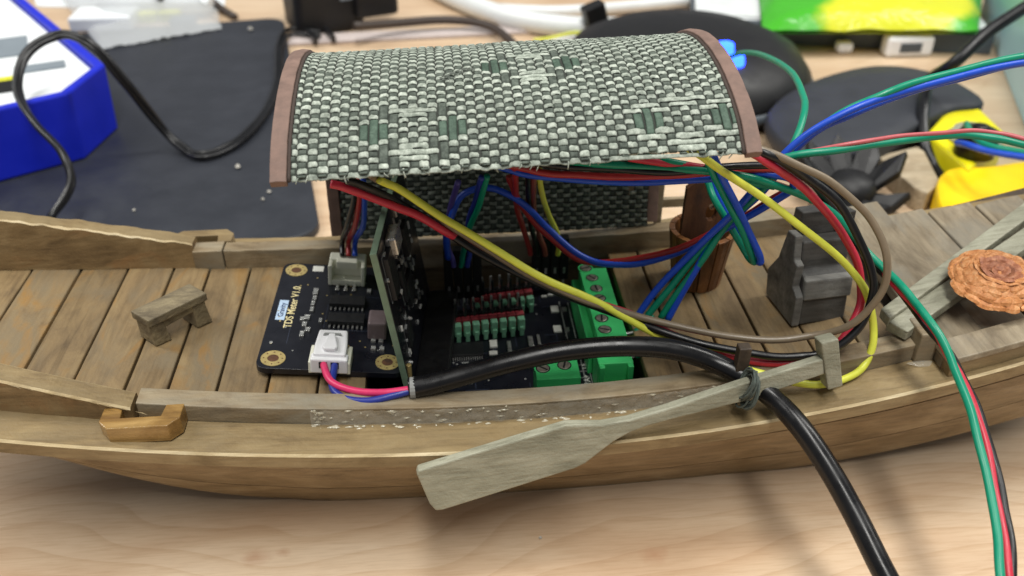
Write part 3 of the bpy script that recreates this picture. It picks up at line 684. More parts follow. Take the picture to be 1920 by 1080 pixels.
M['green_pin'] = plain('pale_green_plastic', rgb(128, 186, 152), 0.35, 0.16, 700)
M['red_pin'] = plain('red_plastic', rgb(162, 62, 68), 0.45, 0.12, 500)
M['screw'] = plain('screw_steel', rgb(190, 186, 172), 0.35, 0.15, 900, metal=0.8)
M['trace'] = plain('faint_trace', rgb(52, 58, 74), 0.35, 0.1, 500, bstr=0)
def frame(o, u, v):
    u = Vector(u).normalized(); v = Vector(v); v = (v - u * v.dot(u)).normalized(); n = u.cross(v)
    return Matrix(((u.x, v.x, n.x, o.x), (u.y, v.y, n.y, o.y), (u.z, v.z, n.z, o.z), (0, 0, 0, 1)))
def ring(name, x, y, z, r0, r1, h, mat, parent, mtx, n=24):
    v = []; f = []
    for rr, zz in ((r0, 0), (r1, 0), (r1, h), (r0, h)): v += [(x + rr * math.cos(2 * math.pi * i / n), y + rr * math.sin(2 * math.pi * i / n), z + zz) for i in range(n)]
    for k in range(4):
        for i in range(n): j = (i + 1) % n; l = (k + 1) % 4; f.append((k * n + i, k * n + j, l * n + j, l * n + i))
    return mk(name, v, f, mat, parent, mtx=mtx)
# ---- sensor board with white plugs
O1 = P(512, 672, 34.6); V1 = P(556, 507, 34.6) - O1; U1 = P(722, 682, 32.0) - O1
U1 = U1 - V1 * (U1.dot(V1) / V1.length_squared)
T1 = frame(O1, U1, V1); T1i = T1.inverted(); n1 = T1.to_3x3() @ Vector((0, 0, 1))
def L1(px, py, h=0): return T1i @ Pplane(px, py, O1 + n1 * h, n1)
tds = thing('sensor_board', P(610, 620, 31), 'small black sensor circuit board with gold holes and white plugs on the deck', 'circuit board')
c1 = [L1(*q) for q in ((480, 694), (533, 494), (748, 706))]
bw = max(31.0, c1[2].x + 1); bh = c1[1].y; xl, yl = -3.7, -3.7
def rrect(x0, y0, x1, y1, r, n=5):
    out = []
    for cx, cy, a0 in ((x1 - r, y1 - r, 0), (x0 + r, y1 - r, 90), (x0 + r, y0 + r, 180), (x1 - r, y0 + r, 270)):
        out += [(cx + r * math.cos(math.radians(a0 + 90 * k / n)), cy + r * math.sin(math.radians(a0 + 90 * k / n))) for k in range(n + 1)]
    return out
prism('circuit_base', rrect(xl, yl, bw, V1.length + 3.6, 2.5), -1.6, 0, M['pcb'], tds, bevel=0.1, mtx=T1)
for (hx, hy) in ((0, 0), (0, V1.length), (27.0, 0.3), (27.0, V1.length)):
    g = ring('mounting_ring', hx, hy, 0.0, 1.35, 2.9, 0.12, M['gold'], tds, T1)
    cyl('hole', hx, hy, 0.02, 1.34, 0.04, M['bucket_dark'], g, mtx=T1, bevel=0)
    for k in range(8):
        a = k * math.pi / 4; cyl('via', hx + 2.2 * math.cos(a), hy + 2.2 * math.sin(a), 0.12, 0.2, 0.03, M['bucket_dark'], g, n=8, mtx=T1, bevel=0)
cyl('solder_dot', *L1(508, 642).xy, 0, 0.45, 0.12, M['tin'], tds, n=12, mtx=T1)
def l1box(name, px, py, w, d, h, mat, z=0.0, bevel=0.08, parent=None):
    q = L1(px, py); return box(name, q.x, q.y, z, w, d, h, mat, parent or tds, bevel, T1)
# chips with legs
for (px, py, nleg) in ((652, 571, 8), (650, 604, 8)):
    ch = l1box('chip', px, py, 9.0, 3.9, 1.4, M['chip'], 0.15); q = L1(px, py)
    for k in range(nleg):
        for sd in (-1, 1):
            if sd == 1 and py > 600: continue
            box('chip_leg', q.x - 4.0 + k * 8.0 / (nleg - 1), q.y + sd * 2.5, 0.02, 0.45, 1.1, 0.5, M['tin'], ch, 0.05, T1)
# passives
for (px, py, w, d) in ((571, 610, 1.1, 1.5), (567, 600, 1.1, 1.2), (576, 597, 1.3, 1.6), (566, 628, 1.0, 1.8), (577, 620, 1.2, 1.3), (585, 582, 0.9, 1.7), (587, 571, 0.9, 1.7), (590, 561, 1.0, 1.6), (592, 549, 1.2, 2.4), (601, 603, 0.8, 1.5), (692, 548, 1.0, 1.5), (700, 640, 1.1, 1.2), (714, 641, 1.1, 1.2), (700, 655, 1.1, 1.2), (716, 656, 1.1, 1.2)):
    e = l1box('resistor', px, py, w, d, 0.55, M['silk_dim'], 0.02, 0.05)
    q = L1(px, py)
    for sd in (-1, 1): box('solder_end', q.x, q.y + sd * d * 0.42, 0.02, w * 1.06, d * 0.3, 0.6, M['tin'], e, 0.05, T1)
l1box('component_block', 708, 625, 4.6, 6.0, 5.2, M['mauve'], 0.05, 0.5)
l1box('white_patch', 597, 504, 2.9, 2.6, 0.03, M['silk'], 0.0, 0)
lb = l1box('logo_panel', 529, 581, 2.3, 8.6, 0.03, plain('pale_blue_print', rgb(176, 198, 222), 0.5, 0.05), 0.0, 0)
def on1(px, py, h=0.06, turn=90):
    q = L1(px, py); return T1 @ Matrix.Translation((q.x, q.y, h)) @ Matrix.Rotation(math.radians(turn), 4, 'Z')
M['ink'] = plain('dark_print', rgb(36, 52, 92), 0.5, 0, bstr=0)
M['gold_ink'] = plain('gold_print', rgb(226, 212, 160), 0.45, 0.05, bstr=0)
text('logo_lettering', 'Gravity', 2.0, M['ink'], on1(529, 581), lb)
text('lettering', 'TDS Meter V1.0', 2.75, M['gold_ink'], on1(549, 575), tds)
q = L1(562, 512); mk('arrow_mark', [(q.x - 1.0, q.y - 0.9, 0.05), (q.x + 1.0, q.y - 0.9, 0.05), (q.x + 0.6, q.y + 0.4, 0.05), (q.x, q.y + 1.3, 0.05), (q.x - 0.7, q.y + 0.4, 0.05)], [(0, 1, 2, 3, 4)], M['silk'], tds, mtx=T1)
vr = random.Random(9)
for k in range(44):
    x, y = vr.uniform(-2, 28), vr.uniform(3, V1.length - 3)
    if 4 < x < 9 and 6 < y < 34: continue
    cyl('via', x, y, 0.0, 0.22, 0.05, M['gold'] if k % 3 else M['silk_dim'], tds, n=8, mtx=T1, bevel=0)
for (x, y, w, d) in ((12.5, 6.5, 9, 0.14), (12.5, 31, 0.14, 8), (21, 27, 9, 0.14), (25.5, 20, 0.14, 12), (10.3, 18, 0.14, 10), (2.2, 18, 0.14, 24), (17, 12.2, 9.6, 0.14)):
    box('print_line', x, y, 0.0, w, d, 0.03, M['trace'], tds, 0, T1)
# three pin socket, far side
q = L1(649, 540); cx, cy = q.x, q.y + 3.6
sk = box('socket', cx, cy + 1.9, 0.05, 9.6, 3.6, 6.6, M['cream'], tds, 0.4, T1)
for sx in (-1, 1): box('socket_wall', cx + sx * 4.3, cy - 1.2, 0.05, 1.0, 3.2, 6.2, M['cream'], sk, 0.25, T1)
box('socket_lip', cx, cy - 0.4, 4.6, 5.6, 2.2, 2.3, M['cream'], sk, 0.3, T1)
box('socket_sill', cx, cy - 1.4, 0.05, 7.6, 2.6, 1.7, M['cream'], sk, 0.2, T1)
for k in (-1, 0, 1):
    box('socket_pin', cx + k * 2.2, cy - 3.2, 0.1, 0.7, 2.6, 0.7, M['tin'], sk, 0.15, T1); box('solder_foot', cx + k * 2.2, cy - 4.8, 0.05, 1.1, 1.2, 0.5, M['tin'], sk, 0.2, T1)
# two pin socket with its plug, near side
q = L1(620, 688); cx, cy = q.x, q.y
sk2 = box('socket', cx, cy + 1.6, 0.05, 9.6, 5.6, 2.6, M['cream'], tds, 0.35, T1)
for sx in (-1, 1): box('socket_wall', cx + sx * 4.4, cy + 0.6, 0.05, 0.9, 6.6, 3.4, M['cream'], sk2, 0.25, T1)
pl = prism('plug', [(cx - 3.8, cy - 2.2), (cx + 3.8, cy - 2.2), (cx + 3.8, cy + 2.0), (cx + 3.4, cy + 7.4), (cx - 3.4, cy + 7.4), (cx - 3.8, cy + 2.0)], 2.7, 5.6, M['white_nylon'], tds, 0.5, T1)
box('plug_front', cx, cy - 2.0, 0.6, 8.6, 2.6, 4.2, M['white_nylon'], pl, 0.4, T1)
prism('plug_latch', [(cx - 0.7, cy + 4.6), (cx + 0.7, cy + 4.6), (cx + 1.8, cy - 0.6), (cx + 1.2, cy - 1.4), (cx - 1.2, cy - 1.4), (cx - 1.8, cy - 0.6)], 5.6, 6.7, M['white_nylon'], pl, 0.3, T1)
prism('latch_arch', [(cx - 1.9, cy + 5.6), (cx + 1.9, cy + 5.6), (cx + 2.2, cy + 4.7), (cx + 1.2, cy + 5.0), (cx - 1.2, cy + 5.0), (cx - 2.2, cy + 4.7)], 5.55, 6.0, M['silk_dim'], pl, 0.1, T1)
for sx in (-1, 1): box('wire_slot', cx + sx * 1.35, cy - 3.35, 2.3, 1.9, 0.1, 1.8, M['chip'], pl, 0, T1)
plug_exit = [T1 @ Vector((cx + sx * 1.35, cy - 2.8, 3.2)) for sx in (-1, 1)]

# ---- upright board
A2 = P(756, 722, 31); B2 = PY(692, 480, A2.y); up2 = (B2 - A2); dy2 = Vector((0.10, 1, 0)).normalized()
T2 = frame(A2, dy2, up2); n2 = T2.to_3x3() @ Vector((0, 0, 1))          # local x: away, y: up, z: to the right
if n2.x < 0: print('board faces left', n2)
H2 = up2.length; W2 = 44.0
upb = thing('upright_board', P(780, 690, 20), 'black circuit board standing upright in the hull showing its green edge', 'circuit board')
prism('circuit_base', [(0, -10), (W2, -10), (W2, H2 - 1), (20, H2 + 0.2), (0, H2)], 0.0, 1.5, M['pcb_edge'], upb, 0.08, T2)
prism('circuit_face', [(0.15, -9.8), (W2, -9.8), (W2, H2 - 1.2), (20, H2), (0.15, H2 - 0.2)], 1.5, 1.62, M['pcb'], upb, 0, T2)
rr = random.Random(12)
for k in range(90):
    x, y = rr.uniform(2, 36), rr.uniform(2, H2 - 3); w, h = rr.choice(((0.7, 1.3), (1.3, 0.7), (0.6, 2.2), (1.6, 0.5)))
    box('resistor', x, y, 1.62, w, h, 0.45, rr.choice((M['silk_dim'], M['tin'], M['silk'], M['chip'])), upb, 0.05, T2)
for (x, y, w, h, t) in ((6, H2 - 9, 6, 11, 1.2), (15, H2 - 18, 3, 9, 0.9), (20, 14, 7, 7, 1.0), (9, 8, 5, 5, 0.9), (26, H2 - 12, 5, 8, 1.4)):
    c_ = box('chip', x, y, 1.62, w, h, t, M['chip'], upb, 0.15, T2)
    ring_ = [(x - w / 2 - .4, y - h / 2 - .4), (x + w / 2 + .4, y - h / 2 - .4), (x + w / 2 + .4, y + h / 2 + .4), (x - w / 2 - .4, y + h / 2 + .4)]
    for a, b_ in zip(ring_, ring_[1:] + ring_[:1]):
        box('print_line', (a[0] + b_[0]) / 2, (a[1] + b_[1]) / 2, 1.62, max(0.18, abs(a[0] - b_[0])), max(0.18, abs(a[1] - b_[1])), 0.03, M['silk_dim'], upb, 0, T2)
box('metal_can', 12, H2 - 4, 1.62, 7, 4.5, 2.6, M['tin'], upb, 0.4, T2)
for k in range(7):
    cyl('solder_joint', 4.5 + k * 4.6, 3.0 + k * 3.1, 1.62, 0.7, 0.9, M['tin'], upb, n=10, r1=0.3, mtx=T2)
box('pin_strip', 22, -4, 1.7, 40, 2.6, 8.0, M['black_plastic'], upb, 0.2, T2)
gp = T2 @ Vector((1.2, 2.0, 1.8)); cyl('gold_post', gp.x, gp.y, gp.z - 3, 0.6, 6, M['gold'], upb)

# ---- expansion board lying in the hull
shd = thing('expansion_board', (19, 183, 19), 'black expansion board with green screw terminals and coloured pins inside the hull', 'circuit board')
ZP = 21.6
prism('circuit_base', rrect(-9.5, 155.5, 46.0, 213, 1.5), ZP - 1.6, ZP, M['pcb'], shd, 0.1)
def term(x0, x1, y0, y1, z1, name='screw_terminal'):
    return box(name, (x0 + x1) / 2, (y0 + y1) / 2, ZP, x1 - x0, y1 - y0, z1 - ZP, M['green_block'], shd, 0.25)
def screw(px, py, z, par, r=1.75):
    p = P(px, py, z); g = ring('screw_well', p.x, p.y, z - 0.05, r, r + 0.35, 0.12, M['green_block'], par, None, 20)
    cyl('screw_shadow', p.x, p.y, z - 0.02, r, 0.05, M['chip'], g, bevel=0); h = cyl('screw_head', p.x, p.y, z - 0.02, r * 0.82, 0.22, M['screw'], g, bevel=0.08)
    box('screw_slot', p.x, p.y, z + 0.19, r * 1.5, 0.5, 0.03, M['chip'], g, 0, Matrix.Translation((p.x, p.y, 0)) @ Matrix.Rotation(random.uniform(0, 3), 4, 'Z') @ Matrix.Translation((-p.x, -p.y, 0)))
ta = term(36.4, 44.0, 171.2, 203.5, 33)
for q in ((1110, 521), (1118, 541), (1124, 559), (1128, 597), (1134, 618), (1098, 503)): screw(*q, 33, ta)
box('terminal_step', 35.4, 187.5, ZP, 2.0, 31, 8.2, M['green_block'], ta, 0.2)
tb_ = term(35.4, 44.0, 164.0, 171.0, 31.2)
for x_ in (36.2, 43.2): box('terminal_rib', x_, 163.6, ZP, 1.4, 1.8, 9.4, M['green_block'], tb_, 0.25)
box('terminal_sill', 39.7, 162.4, ZP, 8.8, 2.6, 2.2, M['green_block'], tb_, 0.2)
tc_ = term(19.6, 30.0, 157.2, 164.6, 33.2)
for q in ((1018, 691), (1058, 685)): screw(*q, 33.2, tc_)
# coloured pin headers
def header(p0, p1, n, big, z0):
    a, b_ = P(*p0, z0), P(*p1, z0); d = (b_ - a); ang = math.atan2(d.y, d.x)
    for k in range(n):
        c = a + d * (k / (n - 1)); R_ = Matrix.Translation((c.x, c.y, 0)) @ Matrix.Rotation(ang, 4, 'Z')
        g = box('pin_block', 0, 0, z0 - 4.0, 1.9, 1.9, 3.8 if big else 3.2, M['green_pin'], shd, 0.3, R_)
        box('pin_foot', 0, -1.2, z0 - 5.2, 1.1, 0.8, 2.8, M['green_pin'], g, 0.1, R_)
        box('pin_collar', 0, 2.3, z0 - 4.0, 2.35, 1.7, 3.9, M['red_pin'], g, 0.2, R_); box('pin_base', 0, 4.5, z0 - 4.4, 2.3, 2.1, 4.8, M['black_plastic'], g, 0.15, R_)
        for yy in (2.3, 4.5): box('pin', 0, yy, z0 + 0.4, 0.62, 0.62, 4.4, M['chip'] if yy < 3 else M['tin'], g, 0.1, R_)
header((858, 607), (977, 594), 8, True, 27.0); header((893, 566), (994, 552), 7, False, 26.6)
# printed frames, letters and small parts
M['silk_lbl'] = M['silk']
for (px0, py0, px1, py1) in ((1052, 566, 1060, 636), (1066, 568, 1078, 634), (1088, 668, 1099, 722), (1100, 668, 1110, 720)):
    a, b_ = P(px0, py0, ZP), P(px1, py1, ZP); box('print_line', (a.x + b_.x) / 2, (a.y + b_.y) / 2, ZP, 0.3, abs(a.y - b_.y), 0.04, M['silk_dim'], shd, 0)
for k in range(5):
    a = P(1094 + 2 * k * 0.4, 672 + k * 12, ZP); box('print_line', a.x, a.y, ZP, 3.0, 0.25, 0.04, M['silk_dim'], shd, 0)
for (px, py, s_) in ((1097, 685, '1A-'), (1101, 712, '1A+')):
    a = P(px, py, ZP + 0.06); text('lettering', s_, 2.2, M['silk'], Matrix.Translation(a) @ Matrix.Rotation(math.radians(90), 4, 'Z'), shd)
for (px, py, w, d) in ((1040, 580, 2.2, 2.8), (1058, 580, 1.3, 1.6), (1045, 617, 2.2, 2.8), (1063, 618, 1.3, 1.6), (925, 645, 2.0, 3.0), (925, 662, 2.2, 1.4), (955, 650, 1.0, 4.4), (995, 640, 1.3, 4.2), (1010, 637, 0.8, 4.2), (835, 590, 2.2, 1.2), (834, 631, 2.2, 1.4), (1020, 556, 1.6, 0.8), (1032, 553, 1.6, 0.8), (1045, 551, 1.6, 0.8)):
    a = P(px, py, ZP + .3); box('resistor', a.x, a.y, ZP, w, d, 0.6, M['silk'] if w > 1.5 else M['tin'], shd, 0.12)
a = P(868, 668, ZP + 1); ic = box('chip', a.x, a.y + 3, ZP, 11, 5.5, 1.2, M['chip'], shd, 0.15)
for k in range(18): box('chip_leg', a.x - 4.9 + k * 0.58, a.y - 0.2, ZP, 0.3, 1.1, 0.5, M['tin'], ic, 0.05)
a = P(872, 680, ZP); box('print_line', a.x, a.y, ZP, 1.8, 0.5, 0.04, M['silk_dim'], shd, 0)
for k in range(46):
    x, y = vr.uniform(-7, 33), vr.uniform(160, 208); box('circuit_trace', x, y, ZP, *((vr.uniform(2, 9), 0.22) if k % 2 else (0.22, vr.uniform(2, 9))), 0.03, M['trace'], shd, 0)
    cyl('via', vr.uniform(-7, 33), vr.uniform(160, 208), ZP, 0.28, 0.06, M['silk_dim'], shd, n=8, bevel=0)
# black battery box under the cable
a = P(900, 722, 27.5); bat = box('battery_box', 4.5, 157.0, 14, 26, 7.5, 12.6, M['black_plastic'], None, 0.5); tag(bat, 'black box in the hull against the near coaming beneath the thick cable', 'battery box')
for (px, py, w, d) in ((876, 719, 2.6, 1.0), (858, 725, 1.4, 0.8), (834, 729, 1.4, 0.6), (916, 714, 0.5, 0.5)):
    p = P(px, py, 26.6); box('contact', p.x, p.y, 26.6, w, d, 0.3, M['tin'], bat, 0.08)
a = P(1162, 735, 16); coin = cyl('metal_disc', 41.5, 158.4, 14.0, 4.2, 4.4, M['screw'], None, n=28, bevel=0.3); tag(coin, 'dull round metal disc in the hull below the green terminals', 'metal disc')
# black jumper plugs
M['jumper'] = plain('jumper_black', rgb(14, 14, 15), 0.5, 0.2, 500)
def jumpers(px, py, z, n, h, dx, label, rows=1):
    a = P(px, py, z); t = thing('jumper_plug', a, label, 'jumper plug')
    for k in range(n): 
        g = box('plug_housing', a.x + k * dx, a.y, z, 2.4, 2.5, h + random.uniform(-.3, .3), M['jumper'], t, 0.2)
        box('plug_window', a.x + k * dx, a.y - 1.26, z + 2.2, 0.7, 0.06, 2.0, M['tin'], g, 0)
        cyl('plug_pin', a.x + k * dx, a.y, z - 3.2, 0.35, 3.2, M['tin'], t, n=8)
    return a
j1 = jumpers(843, 556, 26.5, 4, 15.5, 2.62, 'row of four black jumper plugs with purple and blue wires')
j2 = jumpers(1005, 522, 26.0, 4, 13.5, 2.62, 'row of four black jumper plugs with red and yellow wires')

# ================================================================== wires
def pvc(name, c, rough=0.36): return plain(name, c, rough, 0.07, 350, bstr=0.12)
M['w_red'] = pvc('red_pvc', rgb(196, 46, 66)); M['w_dred'] = pvc('dark_red_pvc', rgb(168, 44, 44)); M['w_yel'] = pvc('yellow_pvc', rgb(216, 220, 78)); M['w_blk'] = pvc('black_pvc', rgb(12, 12, 14))
M['w_brn'] = pvc('taupe_pvc', rgb(122, 108, 88)); M['w_blu'] = pvc('blue_pvc', rgb(24, 76, 196)); M['w_teal'] = pvc('teal_pvc', rgb(0, 138, 106)); M['w_pink'] = pvc('pink_pvc', rgb(216, 52, 104))
M['w_pur'] = pvc('purple_pvc', rgb(84, 74, 150)); M['w_navy'] = pvc('navy_pvc', rgb(36, 52, 140)); M['w_brick'] = pvc('brick_pvc', rgb(128, 62, 50)); M['w_rose'] = pvc('rose_pvc', rgb(186, 92, 96))
M['cable'] = plain('black_cable', rgb(13, 13, 15), 0.28, 0.08, 250, bstr=0.06, spec=0.4)
GL = 'four wires looping over the bow'
wire('wire', [(690, 325, 84), (735, 350, 77), (860, 433, 66), (1000, 519, 57), (1100, 564, 51), (1200, 593, 47), (1330, 625, 44), (1450, 637, 44), (1540, 628, 46), (1610, 598, 52), (1655, 545, 60), (1662, 480, 68), (1625, 400, 76), (1560, 345, 82), (1480, 302, 86), (1415, 275, 88), (1360, 262, 88)], 0.82, M['w_brn'], 'taupe wire making the widest loop from the canopy over the bow', GL)
wire('wire', [(620, 345, 81), (645, 351, 80), (700, 372, 76), (770, 400, 71.5), (840, 436, 65.5), (900, 472, 57.5), (1050, 544, 48.5), (1185, 590, 45), (1260, 626, 43), (1350, 664, 40), (1470, 681, 39.5), (1535, 672, 41), (1590, 622, 46), (1615, 560, 52), (1605, 490, 60), (1560, 410, 70), (1500, 350, 78), (1430, 297, 86), (1380, 275, 86)], 0.92, M['w_red'], 'bright red wire looping from the canopy over the stepped block', GL)
wire('wire', [(650, 338, 82), (690, 352, 79), (770, 394, 71), (900, 474, 60), (1050, 550, 50.5), (1150, 586, 45.5), (1250, 626, 44), (1400, 662, 42), (1500, 668, 42), (1560, 656, 44), (1610, 615, 49), (1636, 550, 56), (1626, 480, 64), (1577, 390, 74), (1512, 330, 81), (1440, 290, 87), (1390, 270, 87)], 0.92, M['w_blk'], 'thin black wire looping beside the bright red wire over the bow', GL)
wire('wire', [(710, 336, 82), (740, 350, 79), (850, 420, 70), (960, 486, 62), (1040, 530, 56), (1130, 572, 50), (1230, 626, 43), (1320, 665, 40.5), (1400, 692, 38.8), (1470, 712, 38), (1540, 722, 37), (1585, 712, 37), (1625, 680, 39), (1641, 625, 45), (1626, 552, 54), (1590, 500, 60), (1500, 425, 70), (1400, 350, 78), (1322, 298, 86), (1285, 280, 87)], 0.86, M['w_yel'], 'yellow wire looping from the canopy past the oar handle', GL)
# thick sensor cable with its two cores
cab = tube('sensor_cable', [P(*p) for p in [(768, 728, 37.6), (800, 722, 38.2), (860, 706, 39.6), (950, 681, 42), (1060, 658, 44), (1180, 649, 45), (1270, 657, 44), (1340, 680, 41.6), (1400, 712, 40.0), (1447, 745, 38.6), (1500, 800, 37), (1550, 872, 33), (1600, 960, 28), (1645, 1050, 24), (1685, 1130, 20), (1740, 1290, 10), (1800, 1480, 2.6), (1850, 1640, 2.5)]], 2.35, M['cable'], None, n=18, per=12)
tag(cab, 'thick black cable running from the sensor board out over the gunwale', 'cable')
tube('core_wire', [plug_exit[0] + Vector((0, 1.5, 0)), plug_exit[0] + Vector((0.3, -1.0, 0.2)), P(622, 716, 36.5), P(665, 733, 36.6), P(720, 736, 37), P(776, 729, 37.6)], 0.85, M['w_pink'], cab)
tube('core_wire', [plug_exit[1] + Vector((0, 1.5, 0)), plug_exit[1] + Vector((0, -1.0, 0.1)), P(624, 728, 35.6), P(648, 747, 35.6), P(690, 752, 36), P(740, 741, 36.8), P(778, 730, 37.4)], 0.85, M['w_navy'], cab)
cyl('end_tape', 0, 0, -0.6, 2.42, 1.2, M['silk_dim'], cab, n=18, mtx=frame(P(774, 727, 37.7), Vector((0, 1, 0)), Vector((0, 0, 1))) @ Matrix.Identity(4))
# leads of the three pin socket
for dx, m_, nm in ((-10, 'w_blk', 'black lead rising from the cream socket of the sensor board'), (2, 'w_dred', 'red lead rising from the cream socket of the sensor board'), (14, 'w_blu', 'blue lead rising from the cream socket of the sensor board')):
    base = P(652 + dx, 466, 41.5)
    ld = tube('lead', [base + Vector((0, -2.0, -1)), base + Vector((0, 0.8, 1.2)), P(663 + dx * 1.25, 425, 54), P(672 + dx * 0.8, 375, 68), P(672 + dx * 0.6, 335, 78)], 0.72, M[m_])
    tag(ld, nm, 'wire', 'leads of the sensor board')
# red and blue loop from the jumpers round the bow side
wire('wire', [(925, 308, 77), (980, 324, 75.5), (1080, 338, 74.5), (1200, 343, 74), (1330, 336, 75), (1430, 328, 77), (1482, 336, 76), (1482, 358, 72), (1430, 390, 66), (1340, 440, 58), (1250, 480, 50), (1160, 497, 46), (1090, 480, 47.5), (1030, 430, 54), (980, 382, 62), (920, 354, 66), (866, 366, 64), (842, 415, 58), (839, 485, 44)], 0.84, M['w_blu'], 'blue wire arching from the jumper plugs and running under the canopy edge')
wire('wire', [(945, 308, 78), (1010, 322, 76.6), (1100, 330, 75.8), (1250, 329, 76.4), (1400, 318, 78.2), (1470, 320, 78), (1496, 338, 75), (1440, 380, 67), (1345, 432, 59), (1250, 473, 51), (1160, 490, 46.6), (1085, 486, 46.6), (1022, 436, 53), (985, 396, 59), (960, 350, 67), (955, 330, 70)], 0.84, M['w_dred'], 'dark red wire running along under the canopy edge beside the blue wire')
wire('wire', [(950, 300, 80), (1080, 314, 78.6), (1230, 321, 78.4), (1370, 313, 80), (1450, 311, 81), (1500, 325, 79), (1560, 390, 66), (1628, 483, 57), (1695, 556, 54.5), (1745, 620, 53), (1797, 692, 49), (1836, 772, 44), (1865, 870, 39), (1888, 980, 35), (1903, 1100, 31), (1922, 1280, 16), (1940, 1450, 1.2), (1950, 1600, 1)], 0.86, M['w_blk'], 'black wire at the outer side of the flat triple lead crossing the bow')
wire('wire', [(1000, 296, 81), (1110, 305, 80), (1250, 316, 79), (1340, 322, 79), (1440, 340, 76), (1560, 397, 66), (1632, 478, 58.5), (1702, 550, 56.5), (1752, 614, 55), (1790, 690, 50.5), (1820, 770, 45.5), (1845, 870, 40.5), (1864, 980, 36.5), (1878, 1100, 32.5), (1896, 1280, 17), (1914, 1450, 1.2), (1924, 1600, 1)], 0.86, M['w_teal'], 'teal wire at the inner side of the flat triple lead crossing the bow')
wire('wire', [(1180, 296, 82), (1260, 308, 80), (1340, 318, 79), (1440, 343, 75), (1560, 398, 65), (1630, 482, 57), (1699, 554, 55), (1750, 618, 53.6), (1794, 691, 49.4), (1829, 771, 44.4), (1856, 870, 39.4), (1877, 980, 35.4), (1892, 1100, 31.4), (1910, 1280, 16), (1927, 1450, 1.2), (1937, 1600, 1)], 0.86, M['w_red'], 'red wire in the middle of the flat triple lead crossing the bow')
wire('wire', [(1190, 296, 81), (1240, 300, 81), (1320, 316, 79), (1400, 338, 76), (1450, 352, 73)], 0.84, M['w_teal'], 'short dark teal wire tucked under the canopy near the bow end')
# teal and blue pairs
wire('wire', [(1196, 594, 38), (1250, 523, 48), (1330, 440, 60), (1400, 372, 70), (1470, 290, 80), (1560, 224, 88), (1650, 187, 92), (1780, 147, 95), (1935, 113, 97), (2150, 110, 88), (2350, 190, 50)], 0.84, M['w_blu'], 'blue wire sweeping from the terminals out past the dark oval pad')
wire('wire', [(1240, 598, 38), (1298, 512, 50), (1358, 430, 61), (1432, 352, 72), (1494, 276, 80), (1575, 214, 88), (1650, 178, 93), (1780, 137, 96), (1935, 103, 98), (2150, 98, 90), (2350, 180, 52)], 0.84, M['w_teal'], 'teal wire sweeping from the terminals out past the dark oval pad')
wire('wire', [(1212, 596, 38), (1270, 522, 48), (1342, 437, 59.5), (1425, 358, 70), (1478, 290, 79), (1506, 218, 84), (1504, 172, 84), (1472, 126, 78), (1425, 102, 66), (1385, 101, 50), (1366, 108, 36)], 0.86, M['w_teal'], 'teal wire curling up behind the canopy toward the blue light')
wire('wire', [(1252, 600, 38), (1296, 520, 49), (1352, 434, 60), (1422, 366, 69), (1480, 296, 78), (1530, 246, 84), (1600, 212, 87.5), (1700, 175, 91), (1800, 146, 93.5), (1935, 117, 95.5), (2150, 116, 87), (2350, 196, 50)], 0.84, M['w_blu'], 'second blue wire lying against the teal pair above the bucket')
wire('wire', [(1316, 280, 86), (1345, 340, 78), (1385, 420, 66), (1410, 482, 56), (1414, 492, 54), (1402, 480, 53.5), (1370, 425, 60), (1338, 370, 66), (1322, 330, 70)], 0.84, M['w_teal'], 'teal wire bent in a hairpin hanging beside the stepped block')
wire('wire', [(1332, 282, 86), (1360, 345, 78), (1398, 420, 66), (1424, 480, 57), (1426, 492, 55), (1416, 486, 54), (1385, 432, 58), (1350, 375, 64), (1335, 335, 69)], 0.84, M['w_blu'], 'blue wire bent in a hairpin hanging beside the stepped block')
wire('wire', [(1400, 322, 77), (1440, 305, 80), (1485, 293, 82), (1580, 280, 84), (1700, 262, 86), (1800, 253, 87), (1870, 259, 87), (1940, 278, 86), (2080, 340, 60), (2200, 430, 20), (2300, 480, 1)], 0.86, M['w_teal'], 'teal wire running out level toward the yellow motor')
wire('wire', [(1400, 318, 76), (1460, 297, 80), (1580, 275, 84.5), (1700, 254, 87), (1800, 245, 88), (1870, 250, 88), (1940, 268, 87), (2085, 332, 60), (2206, 424, 20), (2306, 474, 1)], 0.5, M['w_rose'], 'rose wire lying on the level teal wire toward the motor')
# jumper leads
for k, (pp, m_, nm) in enumerate((([(863, 500, 40), (868, 480, 44), (880, 430, 56), (900, 385, 66), (915, 330, 75)], 'w_teal', 'dim teal lead of the jumper plugs under the canopy'), ([(876, 500, 40), (880, 475, 44), (876, 430, 55), (890, 380, 66), (905, 330, 75)], 'w_navy', 'dim navy lead of the jumper plugs under the canopy'), ([(851, 500, 40), (842, 470, 45), (838, 430, 53), (846, 385, 62), (860, 340, 72)], 'w_pur', 'purple lead of the jumper plugs under the canopy'),
        ([(995, 478, 38), (990, 460, 42), (972, 400, 56), (966, 335, 72), (966, 310, 78)], 'w_dred', 'dark red lead standing on the jumper plugs'), ([(1008, 478, 38), (1004, 455, 43), (992, 400, 56), (990, 335, 72), (992, 310, 78)], 'w_blk', 'black lead standing on the jumper plugs'), ([(1022, 478, 38), (1014, 450, 44), (1002, 400, 56), (1000, 335, 72), (1000, 310, 78)], 'w_brick', 'brown lead standing on the jumper plugs'), ([(1045, 478, 38), (1046, 448, 44), (1028, 400, 56), (1012, 340, 70), (1010, 310, 77)], 'w_yel', 'yellow lead standing on the jumper plugs'))):
    wire('lead', pp, 0.72, M[m_], nm, 'jumper leads')
